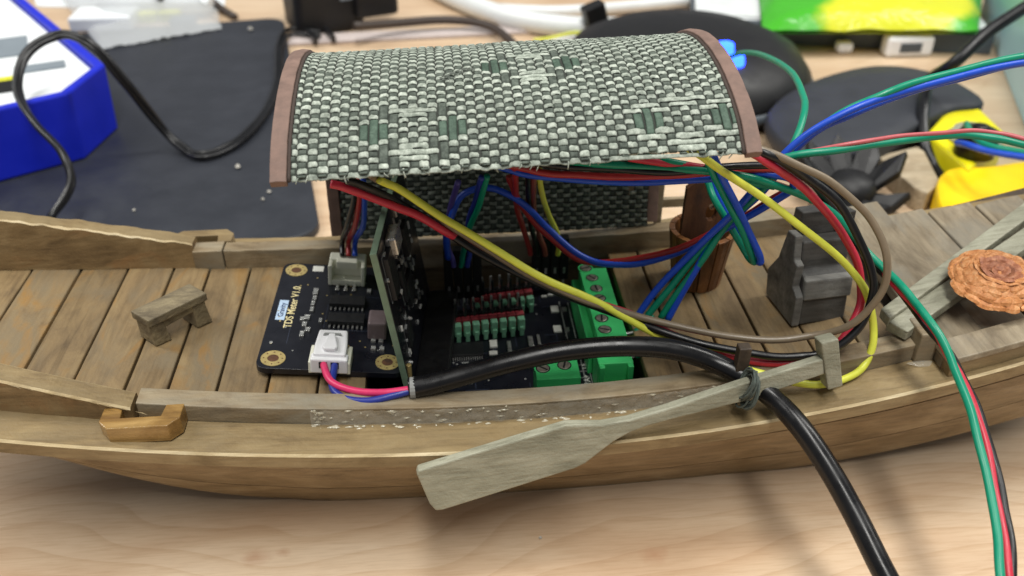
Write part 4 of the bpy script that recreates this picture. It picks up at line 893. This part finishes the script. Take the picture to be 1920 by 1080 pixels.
# stripped ends in the terminal
for k, (px, py) in enumerate(((1178, 626), (1180, 671))):
    a = P(px, py, 30); o = tube('terminal_lead', [a + Vector((-2.5, 0, 0)), a + Vector((1.5, 0.3, 0.2)), a + Vector((4, 1.5, 0.6))], 0.45, M['tin'], None, n=8)
    tube('sleeve', [a + Vector((1.6, 0.3, 0.2)), a + Vector((4, 1.6, 0.7)), a + Vector((7, 5, 1.6))], 0.8, M['w_teal'], o, n=8)
    tag(o, ('stripped teal lead in the far screw of the terminal', 'stripped teal lead in the near screw of the terminal')[k], 'wire')
# ================================================================== things behind the boat
M['mat'] = plain('slate_pad', rgb(42, 45, 52), 0.5, 0.14, 60, bstr=0.25, bscale=20)
M['blue'] = plain('blue_plastic', rgb(14, 36, 196), 0.42, 0.06, 80, bstr=0.05)
M['white'] = plain('white_plastic', rgb(232, 236, 238), 0.45, 0.04, 80, bstr=0.05)
M['grey'] = plain('grey_plastic', rgb(128, 138, 146), 0.4, 0.06, 80)
M['dgrey'] = plain('dark_grey_plastic', rgb(74, 82, 90), 0.45, 0.08, 80)
M['blk'] = plain('matt_black', rgb(14, 14, 16), 0.5, 0.15, 100)
M['oval'] = plain('charcoal_rubber', rgb(46, 49, 56), 0.6, 0.12, 90, bstr=0.3, bscale=12)
M['ygreen'] = plain('green_foil', rgb(70, 176, 40), 0.3, 0.12, 40, bstr=0.2)
M['yfoil'] = plain('yellow_foil', rgb(214, 214, 40), 0.3, 0.08, 60, bstr=0.2)
M['yellow'] = plain('yellow_plastic', rgb(252, 212, 14), 0.45, 0.05, 90)
M['lemon'] = plain('lemon_plastic', rgb(232, 222, 20), 0.35, 0.08, 90)
M['tan'] = wood('tan_wood', rgb(150, 132, 106), rgb(178, 162, 136), rgb(198, 184, 158), 'x', var=0.05)
M['cord'] = plain('black_cord', rgb(16, 17, 20), 0.35, 0.1, 200)
M['brown_cord'] = plain('brown_cord', rgb(62, 52, 46), 0.5, 0.1, 200)
M['white_cable'] = plain('white_cable', rgb(222, 226, 226), 0.35, 0.04, 100)
M['led'] = plain('blue_led', rgb(20, 50, 255), 0.3, 0, emit=(rgb(25, 60, 255), 14.0), bstr=0)
def rot2(poly, c, a): ca, sa = math.cos(a), math.sin(a); return [(c[0] + x * ca - y * sa, c[1] + x * sa + y * ca) for x, y in poly]
# dark pad
a = P(602, 437, 4); b_ = P(531, 30, 4); ang = math.atan2(b_.y - a.y, b_.x - a.x) - math.pi / 2; Ld = (b_ - a).length
pad = prism('desk_pad', rot2(rrect(-250, 0, 0, Ld, 11, 8), (a.x, a.y), ang), 0.05, 3.6, M['mat'], None, bevel=0.8)
tag(pad, 'large dark slate rectangular pad lying on the desk under the blue box', 'desk pad')
# blue box with a white filling
ZB0, ZB1 = 3.7, 33.0
fb = [P(-300, 425, ZB0), P(0, 345, ZB0), P(165, 300, ZB0), P(229, 240, ZB0)]
tl = [Vector((p.x, p.y, ZB1)) for p in fb]
far_dir = (P(50, 2, ZB1) - P(205, 130, ZB1)).normalized(); far = [tl[3] + far_dir * 150, tl[3] + far_dir * 150 + Vector((-160, -10, 0))]
foot = [(p.x, p.y) for p in fb] + [(p.x, p.y) for p in far]
ctr = (sum(p[0] for p in foot) / 6, sum(p[1] for p in foot) / 6)
def inset(poly, d):
    out = []; n = len(poly)
    for i in range(n):
        p0, p1, p2 = Vector(poly[i - 1]), Vector(poly[i]), Vector(poly[(i + 1) % n]); e0 = (p1 - p0).normalized(); e1 = (p2 - p1).normalized(); nn = Vector((-e0.y - e1.y, e0.x + e1.x)).normalized()
        k = d / max(0.4, nn.dot(Vector((-e0.y, e0.x)))); out.append((p1.x + nn.x * k, p1.y + nn.y * k))
    return out
bxo = thing('blue_box', (ctr[0], ctr[1], ZB0), 'bright blue plastic box with a cut corner and white filling', 'box')
n = 6; inn = inset(foot, 4.2); base = inset(foot, 1.5)
v = [(x, y, ZB0) for x, y in base] + [(x, y, ZB1) for x, y in foot] + [(x, y, ZB1) for x, y in inn] + [(x, y, ZB0 + 4) for x, y in inn]
f = [tuple(range(n - 1, -1, -1)), tuple(3 * n + i for i in range(n))]
for k in range(3): f += [(k * n + i, k * n + (i + 1) % n, (k + 1) * n + (i + 1) % n, (k + 1) * n + i) for i in range(n)]
mk('shell', v, f, M['blue'], bxo, bevel=1.0)
prism('filling', inset(foot, 4.6), ZB0 + 5, ZB1 - 1.6, M['white'], bxo, bevel=2.0)
for (px, py, w, d, m_) in ((75, 128, 20, 8, 'grey'), (20, 90, 14, 26, 'grey'), (8, 165, 10, 12, 'blk'), (12, 152, 7, 6, 'yfoil')):
    p = P(px, py, ZB1 - 1.6); box('insert', p.x, p.y, ZB1 - 1.6, w, d, 1.0, M[m_], bxo, 0.4, Matrix.Translation((p.x, p.y, 0)) @ Matrix.Rotation(0.35, 4, 'Z') @ Matrix.Translation((-p.x, -p.y, 0)))
# crumpled clear bag of parts
mb, nt, b0 = new_mat('clear_bag')
tr = N(nt, 'ShaderNodeBsdfTransparent'); gl = N(nt, 'ShaderNodeBsdfPrincipled'); gl.inputs['Base Color'].default_value = rgb(216, 220, 222); gl.inputs['Roughness'].default_value = 0.25
ms = N(nt, 'ShaderNodeMixShader'); ms.inputs[0].default_value = 0.55; nt.links.new(tr.outputs[0], ms.inputs[1]); nt.links.new(gl.outputs[0], ms.inputs[2]); nt.links.new(ms.outputs[0], nt.nodes['Material Output'].inputs['Surface']); M['bag'] = mb
cs = [P(190, 92, 5), P(415, 52, 5), P(385, -40, 5), P(95, -30, 5)]
v = []; f = []; n = 26
for i in range(n + 1):
    for j in range(n + 1):
        s, t = i / n, j / n; p = cs[0].lerp(cs[1], s).lerp(cs[3].lerp(cs[2], s), t); e = math.sin(math.pi * s) ** 0.6 * math.sin(math.pi * t) ** 0.6
        z = 4.4 + e * (11 + 7 * noise.noise((s * 4, t * 4, 1))) + 2.2 * abs(noise.noise((s * 11, t * 11, 4))); v.append((p.x + 2 * noise.noise((s * 6, t * 6, 8)), p.y, z))
for i in range(n):
    for j in range(n): q = i * (n + 1) + j; f.append((q, q + 1, q + n + 2, q + n + 1))
bag = thing('plastic_bag', (cs[0].lerp(cs[2], 0.5)), 'crumpled clear plastic bag of white parts behind the blue box', 'plastic bag')
mk('film', v, f, M['bag'], bag, smooth=True)
for (px, py, w, d, h, m_) in ((200, 45, 34, 22, 8, 'white'), (255, 20, 40, 18, 9, 'white'), (280, 38, 10, 8, 6, 'yfoil'), (320, 36, 12, 8, 6, 'yfoil'), (345, 45, 14, 10, 5, 'dgrey'), (350, 15, 30, 16, 7, 'white')):
    p = P(px, py, 5); box('packed_part', p.x, p.y, 4.0, w, d, h, M[m_], bag, 1.2)
# white sheet behind the box
wb = prism('paper_sheet', [(p.x, p.y) for p in (P(70, 14, 0), P(420, 22, 0), P(430, -60, 0), P(40, -60, 0))], 0.1, 0.8, M['white'], None, bevel=0); tag(wb, 'white paper sheet under the clear bag', 'paper')
# black charger at the back
p = P(620, 62, 0); R_ = Matrix.Translation((p.x, p.y, 0)) @ Matrix.Rotation(0.35, 4, 'Z')
chg = thing('power_adapter', (p.x, p.y, 0), 'black power adapter block standing at the back of the desk', 'power adapter')
prism('body', rrect(-19, -2, 21, 34, 6), 0.1, 34, M['blk'], chg, 2.0, R_)
prism('collar', rrect(14, -8, 40, 8, 4), 8, 24, M['blk'], chg, 1.5, R_)
box('label_plate', 12, -2.3, 18, 10, 0.5, 9, M['grey'], chg, 0.1, R_)
for x_ in (4, 14): box('prong', x_ - 18, -14, 2, 2.2, 18, 4, M['cord'], chg, 0.3, R_)
wire('cord', [(665, 50, 12), (760, 42, 8), (850, 38, 7), (915, 48, 6), (955, 75, 4), (975, 105, 3)], 2.4, M['brown_cord'], 'brown cord curving away from the black power adapter', cat='cord')
wire('cord', [(320, -30, 12), (300, 2, 14), (278, -20, 10)], 1.4, M['cord'], 'thin dark cord end above the clear bag', cat='cord')
wire('cord', [(370, -20, 3), (405, 8, 2.5), (440, 32, 2)], 2.2, M['brown_cord'], 'short brown cord between the bag and the power adapter', cat='cord')
# black cord over the blue box
wire('cord', [(60, 450, 12), (98, 400, 14), (130, 345, 20), (118, 292, 28), (62, 228, 36), (30, 165, 42), (48, 98, 50), (108, 62, 54), (168, 78, 52), (240, 155, 36), (315, 248, 12), (352, 280, 6.2), (380, 288, 5.6), (430, 270, 5.6), (490, 215, 5.6), (518, 150, 5.6), (522, 80, 5.6), (545, 55, 4), (600, 60, 4)], 1.25, M['cord'], 'black two core cord looping over the blue box and the pad', cat='cord', per=14)
wire('cord', [(64, 452, 11), (103, 402, 13), (135, 347, 18.6), (123, 294, 26.6), (68, 232, 34.8), (37, 168, 41), (54, 104, 49), (110, 69, 53), (164, 84, 51), (234, 160, 35), (311, 253, 11.4), (350, 287, 5.4), (382, 295, 5.4), (434, 277, 5.4), (496, 219, 5.4), (525, 150, 5.4), (530, 84, 5.4), (548, 63, 4), (600, 68, 4)], 1.15, M['cord'], 'second strand of the black cord lying along the first', cat='cord', per=14)
# white cables along the back
GW = 'white cables at the back of the desk'
wire('cable', [(800, -30, 6), (880, 8, 6), (960, 34, 6), (1060, 50, 6), (1200, 52, 6), (1400, 50, 6), (1560, 60, 6)], 6.0, M['white_cable'], 'thick white cable sagging along the back of the desk', GW, cat='cable')
wire('cable', [(930, 18, 4), (1050, 22, 4), (1160, 14, 4), (1270, 4, 4), (1400, -10, 4)], 3.6, M['white_cable'], 'thinner white cable rising behind the thick one', GW, cat='cable')
st = prism('plastic_strip', [(q.x, q.y) for q in (P(540, 88, 0), P(1050, 62, 0), P(1052, 48, 0), P(545, 72, 0))], 0.2, 2.0, plain('mauve_grey_strip', rgb(196, 184, 180), 0.5), None, 0.3); tag(st, 'pale grey flat strip on the desk behind the canopy', 'strip')
# little black plug with a yellow lead
p = P(1122, 58, 6); R_ = Matrix.Translation(p) @ Matrix.Rotation(0.25, 4, 'Z') @ Matrix.Rotation(-0.3, 4, 'Y')
bp = thing('black_plug', (p.x, p.y, 0), 'small black square plug with yellow lead leaning behind the canopy', 'plug')
box('housing', 0, 0, -6, 12, 9, 22, M['blk'], bp, 1.0, R_); box('collar', 1, -4, -6, 13, 5, 9, plain('purple_plastic', rgb(62, 52, 96), 0.5), bp, 0.8, R_)
tube('lead', [p + Vector((-5, 0, -2)), P(1080, 62, 5), P(1030, 72, 3), P(1000, 76, 2)], 1.1, M['w_yel'], bp); tube('lead', [p + Vector((-5, -2, -4)), P(1080, 70, 4), P(1030, 80, 3), P(1000, 88, 2)], 1.3, M['white_cable'], bp)
# black domed device with a blue light behind the canopy
p = P(1275, 165, 0)
dv = thing('domed_device', (p.x, p.y, 0), 'round black domed device with a blue light behind the canopy', 'device')
lathe('dome', [(r * 1.0, z) for r, z in ((58, 0.1), (62, 4), (61, 12), (54, 21), (40, 27), (20, 30), (0.1, 31))], p.x, p.y, M['blk'], dv, n=56)
lathe('rim', [(62.2, 5), (63, 6), (63, 8), (61.8, 9.5)], p.x, p.y, M['dgrey'], dv, n=56)
for (px, py, z) in ((1360, 92, 30), (1379, 115, 27)):
    q = P(px, py, z); mk('light', *CYL(q.x, q.y, q.z - 2, 4.2, 3.6, 5, 16), M['led'], dv, bevel=1.0)
    cyl('light_base', q.x, q.y, q.z - 12, 5.2, 10, M['blk'], dv, n=16)
# dark oval pad
op = [(1437, 212), (1455, 190), (1490, 166), (1560, 138), (1640, 122), (1700, 124), (1760, 137), (1815, 163), (1846, 186), (1838, 196), (1790, 202), (1740, 222), (1690, 250), (1630, 276), (1570, 288), (1510, 283), (1465, 258), (1443, 232)]
qq = [P(x, y, 16) for x, y in op]
ov = thing('oval_pad', (P(1600, 210, 0).x, P(1600, 210, 0).y, 0), 'dark charcoal oval pad with a pointed end behind the bow', 'pad')
cc = sum((Vector((p.x, p.y, 0)) for p in qq), Vector()) / len(qq)
sm = spline(qq + [qq[0]], 4)[:-1]; n = len(sm); v = []; f = []
for k, (sc_, z) in enumerate(((0.96, 6.0), (1.0, 9.0), (1.0, 14.5), (0.975, 16.0), (0.7, 16.9), (0.35, 17.3))):
    v += [(cc.x + (p.x - cc.x) * sc_, cc.y + (p.y - cc.y) * sc_, z) for p in sm]
for k in range(5): f += [(k * n + i, k * n + (i + 1) % n, (k + 1) * n + (i + 1) % n, (k + 1) * n + i) for i in range(n)]
f.append(tuple(range(n - 1, -1, -1))); f.append(tuple(5 * n + i for i in range(n)))
mk('sole', v, f, M['oval'], ov, smooth=True)
box('foot_block', cc.x, cc.y, 0.1, 60, 22, 6.5, M['blk'], ov, 1.0)
wire('strap', [(1935, 5, 60), (1850, 62, 48), (1785, 122, 36), (1742, 152, 24), (1733, 200, 19), (1733, 270, 10), (1755, 315, 4), (1775, 345, 2.5)], 2.6, M['cord'], 'black cord hanging over the oval pad down to the desk', cat='cord')
# tan block
q = [P(x, y, 9) for x, y in ((1645, 292), (1728, 272), (1764, 342), (1740, 362), (1716, 352))]
tb2 = hexa('wooden_offcut', [Vector((p.x, p.y, 0.1)) for p in q], q, M['tan'], None, bevel=0.6); tag(tb2, 'pale tan wooden offcut on the desk beside the black star knob', 'wooden offcut')
# black star of fins
p = P(1592, 362, 6); star = thing('finned_part', (p.x, p.y, 0), 'black plastic part with radiating fins behind the stepped block', 'plastic part')
lathe('hub', [(9, 0.1), (10, 2), (9.5, 9), (7, 13), (0.1, 14)], p.x, p.y, M['blk'], star, n=24)
for k in range(9):
    a = 2 * math.pi * k / 9 + 0.15; d_ = Vector((math.cos(a), math.sin(a), 0)); e_ = Vector((-math.sin(a), math.cos(a), 0)); c0 = Vector((p.x, p.y, 0)); zt = 19 if d_.y > -0.3 else 9
    bot = [c0 + d_ * 5 + e_ * 3.4 + Vector((0, 0, 4)), c0 + d_ * 5 - e_ * 3.4 + Vector((0, 0, 4)), c0 + d_ * 17 - e_ * 5.0 + Vector((0, 0, zt - 6)), c0 + d_ * 22 + Vector((0, 0, zt)), c0 + d_ * 17 + e_ * 5.0 + Vector((0, 0, zt - 6))]
    nf = (Vector((0, 0, 1)) - d_ * 0.5).normalized()
    hexa('fin', bot, [b + nf * 3.2 for b in bot], M['blk'], star, bevel=0.7)
# yellow motor
qs = [P(x, y, 14) for x, y in ((1738, 248), (1806, 172), (1890, 252), (1818, 316))]
mt = thing('yellow_motor', (P(1815, 260, 0)), 'square lemon yellow plastic housing with a dark round motor', 'motor')
hexa('housing', [Vector((p.x, p.y, 0.1)) for p in qs], qs, M['lemon'], mt, bevel=1.5)
q = P(1828, 258, 15); lathe('collar', [(10.5, 14.1), (10.5, 15.4), (9.2, 16.2), (8.8, 18)], q.x, q.y, plain('clear_grey', rgb(168, 168, 150), 0.3), mt, n=32)
q = P(1826, 284, 15); lathe('motor_can', [(7.6, 14.1), (7.6, 22), (6.8, 24), (3, 24.4), (2.8, 26), (0.1, 26)], q.x, q.y, plain('motor_can', rgb(40, 36, 36), 0.3, metal=0.6), mt, n=32)
tube('motor_lead', [P(1812, 232, 24), P(1822, 250, 30), P(1850, 272, 32), P(1900, 283, 34), P(1945, 290, 36)], 1.2, M['w_teal'], mt); tube('motor_lead', [P(1795, 268, 26), P(1815, 272, 31), P(1850, 283, 32), P(1900, 292, 34), P(1945, 298, 36)], 1.2, M['w_blu'], mt)
# yellow rounded plate
pp = [(1757, 345), (1764, 326), (1790, 312), (1850, 310), (1940, 302), (1950, 385), (1900, 388), (1800, 398), (1775, 395), (1762, 378)]
q = spline([P(x, y, 12) for x, y in pp] + [P(*pp[0], 12)], 4)[:-1]
yp = hexa('yellow_plate', [Vector((p.x, p.y, 0.1)) for p in q], q, M['yellow'], None, bevel=1.6); tag(yp, 'rounded warm yellow plastic plate on the desk beside the bow', 'plastic plate')
h_ = P(1880, 375, 12); cyl('bolt_hole', h_.x, h_.y, 11.9, 1.9, 0.25, plain('ochre_hole', rgb(150, 110, 12), 0.6), yp, n=16)
# light blue tub at the right
mt2, nt, b0 = new_mat('pale_blue_tub'); b0.inputs['Base Color'].default_value = rgb(172, 216, 228); b0.inputs['Roughness'].default_value = 0.3; b0.inputs['Transmission Weight'].default_value = 0.1
e0 = P(1990, 420, 0) + Vector((0, 0, 40)); e1 = P(1838, 22, 0) + Vector((0, 0, 40)); dr = (e1 - e0).normalized(); rt = Vector((dr.y, -dr.x, 0)); LL = (e1 - e0).length
tub = thing('storage_tub', (e0 + rt * 60 + dr * 70) * 1.0 - Vector((0, 0, 40)), 'pale blue translucent plastic tub at the edge of the desk', 'tub')
def wall(name, o, d1, l1, d2, l2): q = [o, o + d1 * l1, o + d1 * l1 + d2 * l2, o + d2 * l2]; return hexa(name, [Vector((p.x, p.y, 0.2)) for p in q], [Vector((p.x, p.y, 40)) for p in q], mt2, tub, bevel=0.6)
wall('side_wall', e0, dr, LL, rt, 2.4); wall('front_wall', e0 + rt * 2.5, rt, 110, dr, 2.4); wall('back_wall', e1 + rt * 2.5 - dr * 2.4, rt, 110, dr, 2.4)
q = [e0 + rt * 2.5 + dr * 2.5, e0 + rt * 112 + dr * 2.5, e0 + rt * 112 + dr * (LL - 2.5), e0 + rt * 2.5 + dr * (LL - 2.5)]
hexa('floor_panel', [Vector((p.x, p.y, 0.2)) for p in q], [Vector((p.x, p.y, 2.5)) for p in q], mt2, tub, bevel=0.3)
q = [e0 - rt * 2.5, e0 - rt * 2.5 + dr * LL, e0 - rt * 0.05 + dr * LL, e0 - rt * 0.05]; hexa('rim', [Vector((p.x, p.y, 36)) for p in q], [Vector((p.x, p.y, 40.5)) for p in q], mt2, tub, bevel=0.6)
# grey tray with a foil packet
ts = [P(1180, 92, 0), P(1852, 106, 0), P(1846, 60, 0), P(1370, 48, 0)]
q0 = P(1360, 78, 0); q1 = P(1856, 104, 0); dd = (q1 - q0).normalized(); nn = Vector((-dd.y, dd.x, 0))
tray = thing('grey_tray', (q0 + dd * 60), 'flat grey tray at the back of the desk under the green packet', 'tray')
def slab(name, a, b_, c, d_, z0, z1, m_, par, bev=0.8): q = [q0 + dd * a + nn * c, q0 + dd * b_ + nn * c, q0 + dd * b_ + nn * d_, q0 + dd * a + nn * d_]; return hexa(name, [Vector((p.x, p.y, z0)) for p in q], [Vector((p.x, p.y, z1)) for p in q], m_, par, bev)
slab('tray_base', -20, (q1 - q0).length, 0, 190, 0.2, 11, M['dgrey'], tray); slab('tray_top', -18, (q1 - q0).length - 2, 7, 188, 11.05, 13, M['white_cable'], tray)
sl = P(1695, 78, 6); cl = thing('white_clip', (sl.x, sl.y, 0), 'white plastic connector lying against the grey tray', 'connector')
box('body', sl.x, sl.y - 4, 0.2, 26, 9, 11, M['white_nylon'], cl, 2.0); box('socket', sl.x, sl.y - 8.7, 3.0, 12, 0.5, 5, M['dgrey'], cl, 0.4)
sl = P(1582, 88, 3); tag(box('bottle_stopper', sl.x, sl.y, 0.2, 9, 7, 6, M['white_nylon'], None, 2.0), 'tiny white stopper on the desk in front of the grey tray', 'stopper')
# green foil packet: a pillow
cs = [P(1432, 46, 18), P(1838, 46, 18), P(1850, -70, 18), P(1420, -70, 18)]
v = []; f = []; n = 24
for i in range(n + 1):
    for j in range(n + 1):
        s, t = i / n, j / n; p = cs[0].lerp(cs[1], s).lerp(cs[3].lerp(cs[2], s), t); e = (4 * s * (1 - s)) ** 0.5 * (4 * t * (1 - t)) ** 0.5
        v.append((p.x, p.y, 15 + e * 15 + 1.6 * noise.noise((s * 7, t * 7, 2))))
for i in range(n + 1):
    for j in range(n + 1):
        s, t = i / n, j / n; p = cs[0].lerp(cs[1], s).lerp(cs[3].lerp(cs[2], s), t); v.append((p.x, p.y, 13.3))
def yel(p):
    return 1 if p.center.z > 0.001 and p.material_index >= 0 and (abs((p.index % (n * n)) // n - 9 - ((p.index % n) - 6) * 0.3) < 6) and p.index < n * n and (p.index % n) > 1 else 0
N1 = (n + 1) ** 2
for i in range(n):
    for j in range(n): q = i * (n + 1) + j; f.append((q, q + 1, q + n + 2, q + n + 1))
for i in range(n):
    for j in range(n): q = N1 + i * (n + 1) + j; f.append((q, q + n + 1, q + n + 2, q + 1))
mp_, nt, b0 = new_mat('printed_foil'); b0.inputs['Roughness'].default_value = 0.28
tcn = N(nt, 'ShaderNodeTexCoord'); mpn = N(nt, 'ShaderNodeMapping'); mpn.inputs['Location'].default_value = (0.024, 0.040, 0); mpn.inputs['Rotation'].default_value = (0, 0, -0.3); nt.links.new(tcn.outputs['Object'], mpn.inputs['Vector'])
sc_ = N(nt, 'ShaderNodeVectorMath', operation='MULTIPLY'); sc_.inputs[1].default_value = (18, 40, 0); nt.links.new(mpn.outputs[0], sc_.inputs[0])
ln = N(nt, 'ShaderNodeVectorMath', operation='LENGTH'); nt.links.new(sc_.outputs[0], ln.inputs[0])
ad = N(nt, 'ShaderNodeMath', operation='MULTIPLY_ADD'); nt.links.new(noise_t(nt, coords(nt, (40, 40, 40), rnd=False), 1, 3), ad.inputs[0]); ad.inputs[1].default_value = 0.6; nt.links.new(ln.outputs['Value'], ad.inputs[2])
nt.links.new(mix(nt, rgb(214, 216, 44), rgb(70, 176, 40), val_ramp(nt, ad.outputs[0], 0, 1, 1.1, 1.3)), b0.inputs['Base Color'])
bump(nt, b0, noise_t(nt, coords(nt, (90, 160, 90), rnd=False), 1, 3, 0.5, 1.5), 0.5, 0.002)
pk = mk('foil_packet', v, f, mp_, None, smooth=True); tag(pk, 'shiny green foil packet with a yellow patch on the grey tray', 'packet')
# crumbs on the pad and on the desk
M['crumb'] = plain('pale_crumb', rgb(190, 186, 176), 0.6)
for k, (px, py, z, r, nm) in enumerate(((447, 316, 3.7, 1.3, 'pale crumb on the pad just right of the black cord bend'), (505, 362, 3.7, 0.9, 'pale crumb on the pad, upper of the two by the canopy corner'), (493, 376, 3.7, 0.8, 'pale crumb on the pad, lower of the two by the canopy corner'), (470, 58, 3.7, 1.6, 'pale crumb near the far corner of the pad'), (252, 396, 3.7, 0.7, 'pale crumb on the pad near the bulwark'), (1013, 1010, 0.05, 0.55, 'tiny crumb on the bare desk below the oar'), (185, 268, 12, 0.5, 'pale speck on the front of the blue box'))):
    if 'blue box' in nm: continue
    p = P(px, py, z); rr = random.Random(k); v = [(p.x + r * rr.uniform(.6, 1.1) * math.cos(a) * math.cos(b_), p.y + r * rr.uniform(.6, 1.1) * math.sin(a) * math.cos(b_), z + r * 0.7 + r * 0.7 * math.sin(b_)) for b_ in (-1.3, 0, 1.0) for a in [i * math.pi / 3 for i in range(6)]]
    f = [(i + 6 * q, (i + 1) % 6 + 6 * q, (i + 1) % 6 + 6 * q + 6, i + 6 * q + 6) for q in (0, 1) for i in range(6)] + [tuple(range(5, -1, -1)), tuple(range(12, 18))]
    tag(mk('crumb', v, f, M['crumb']), nm, 'crumb', 'crumbs')
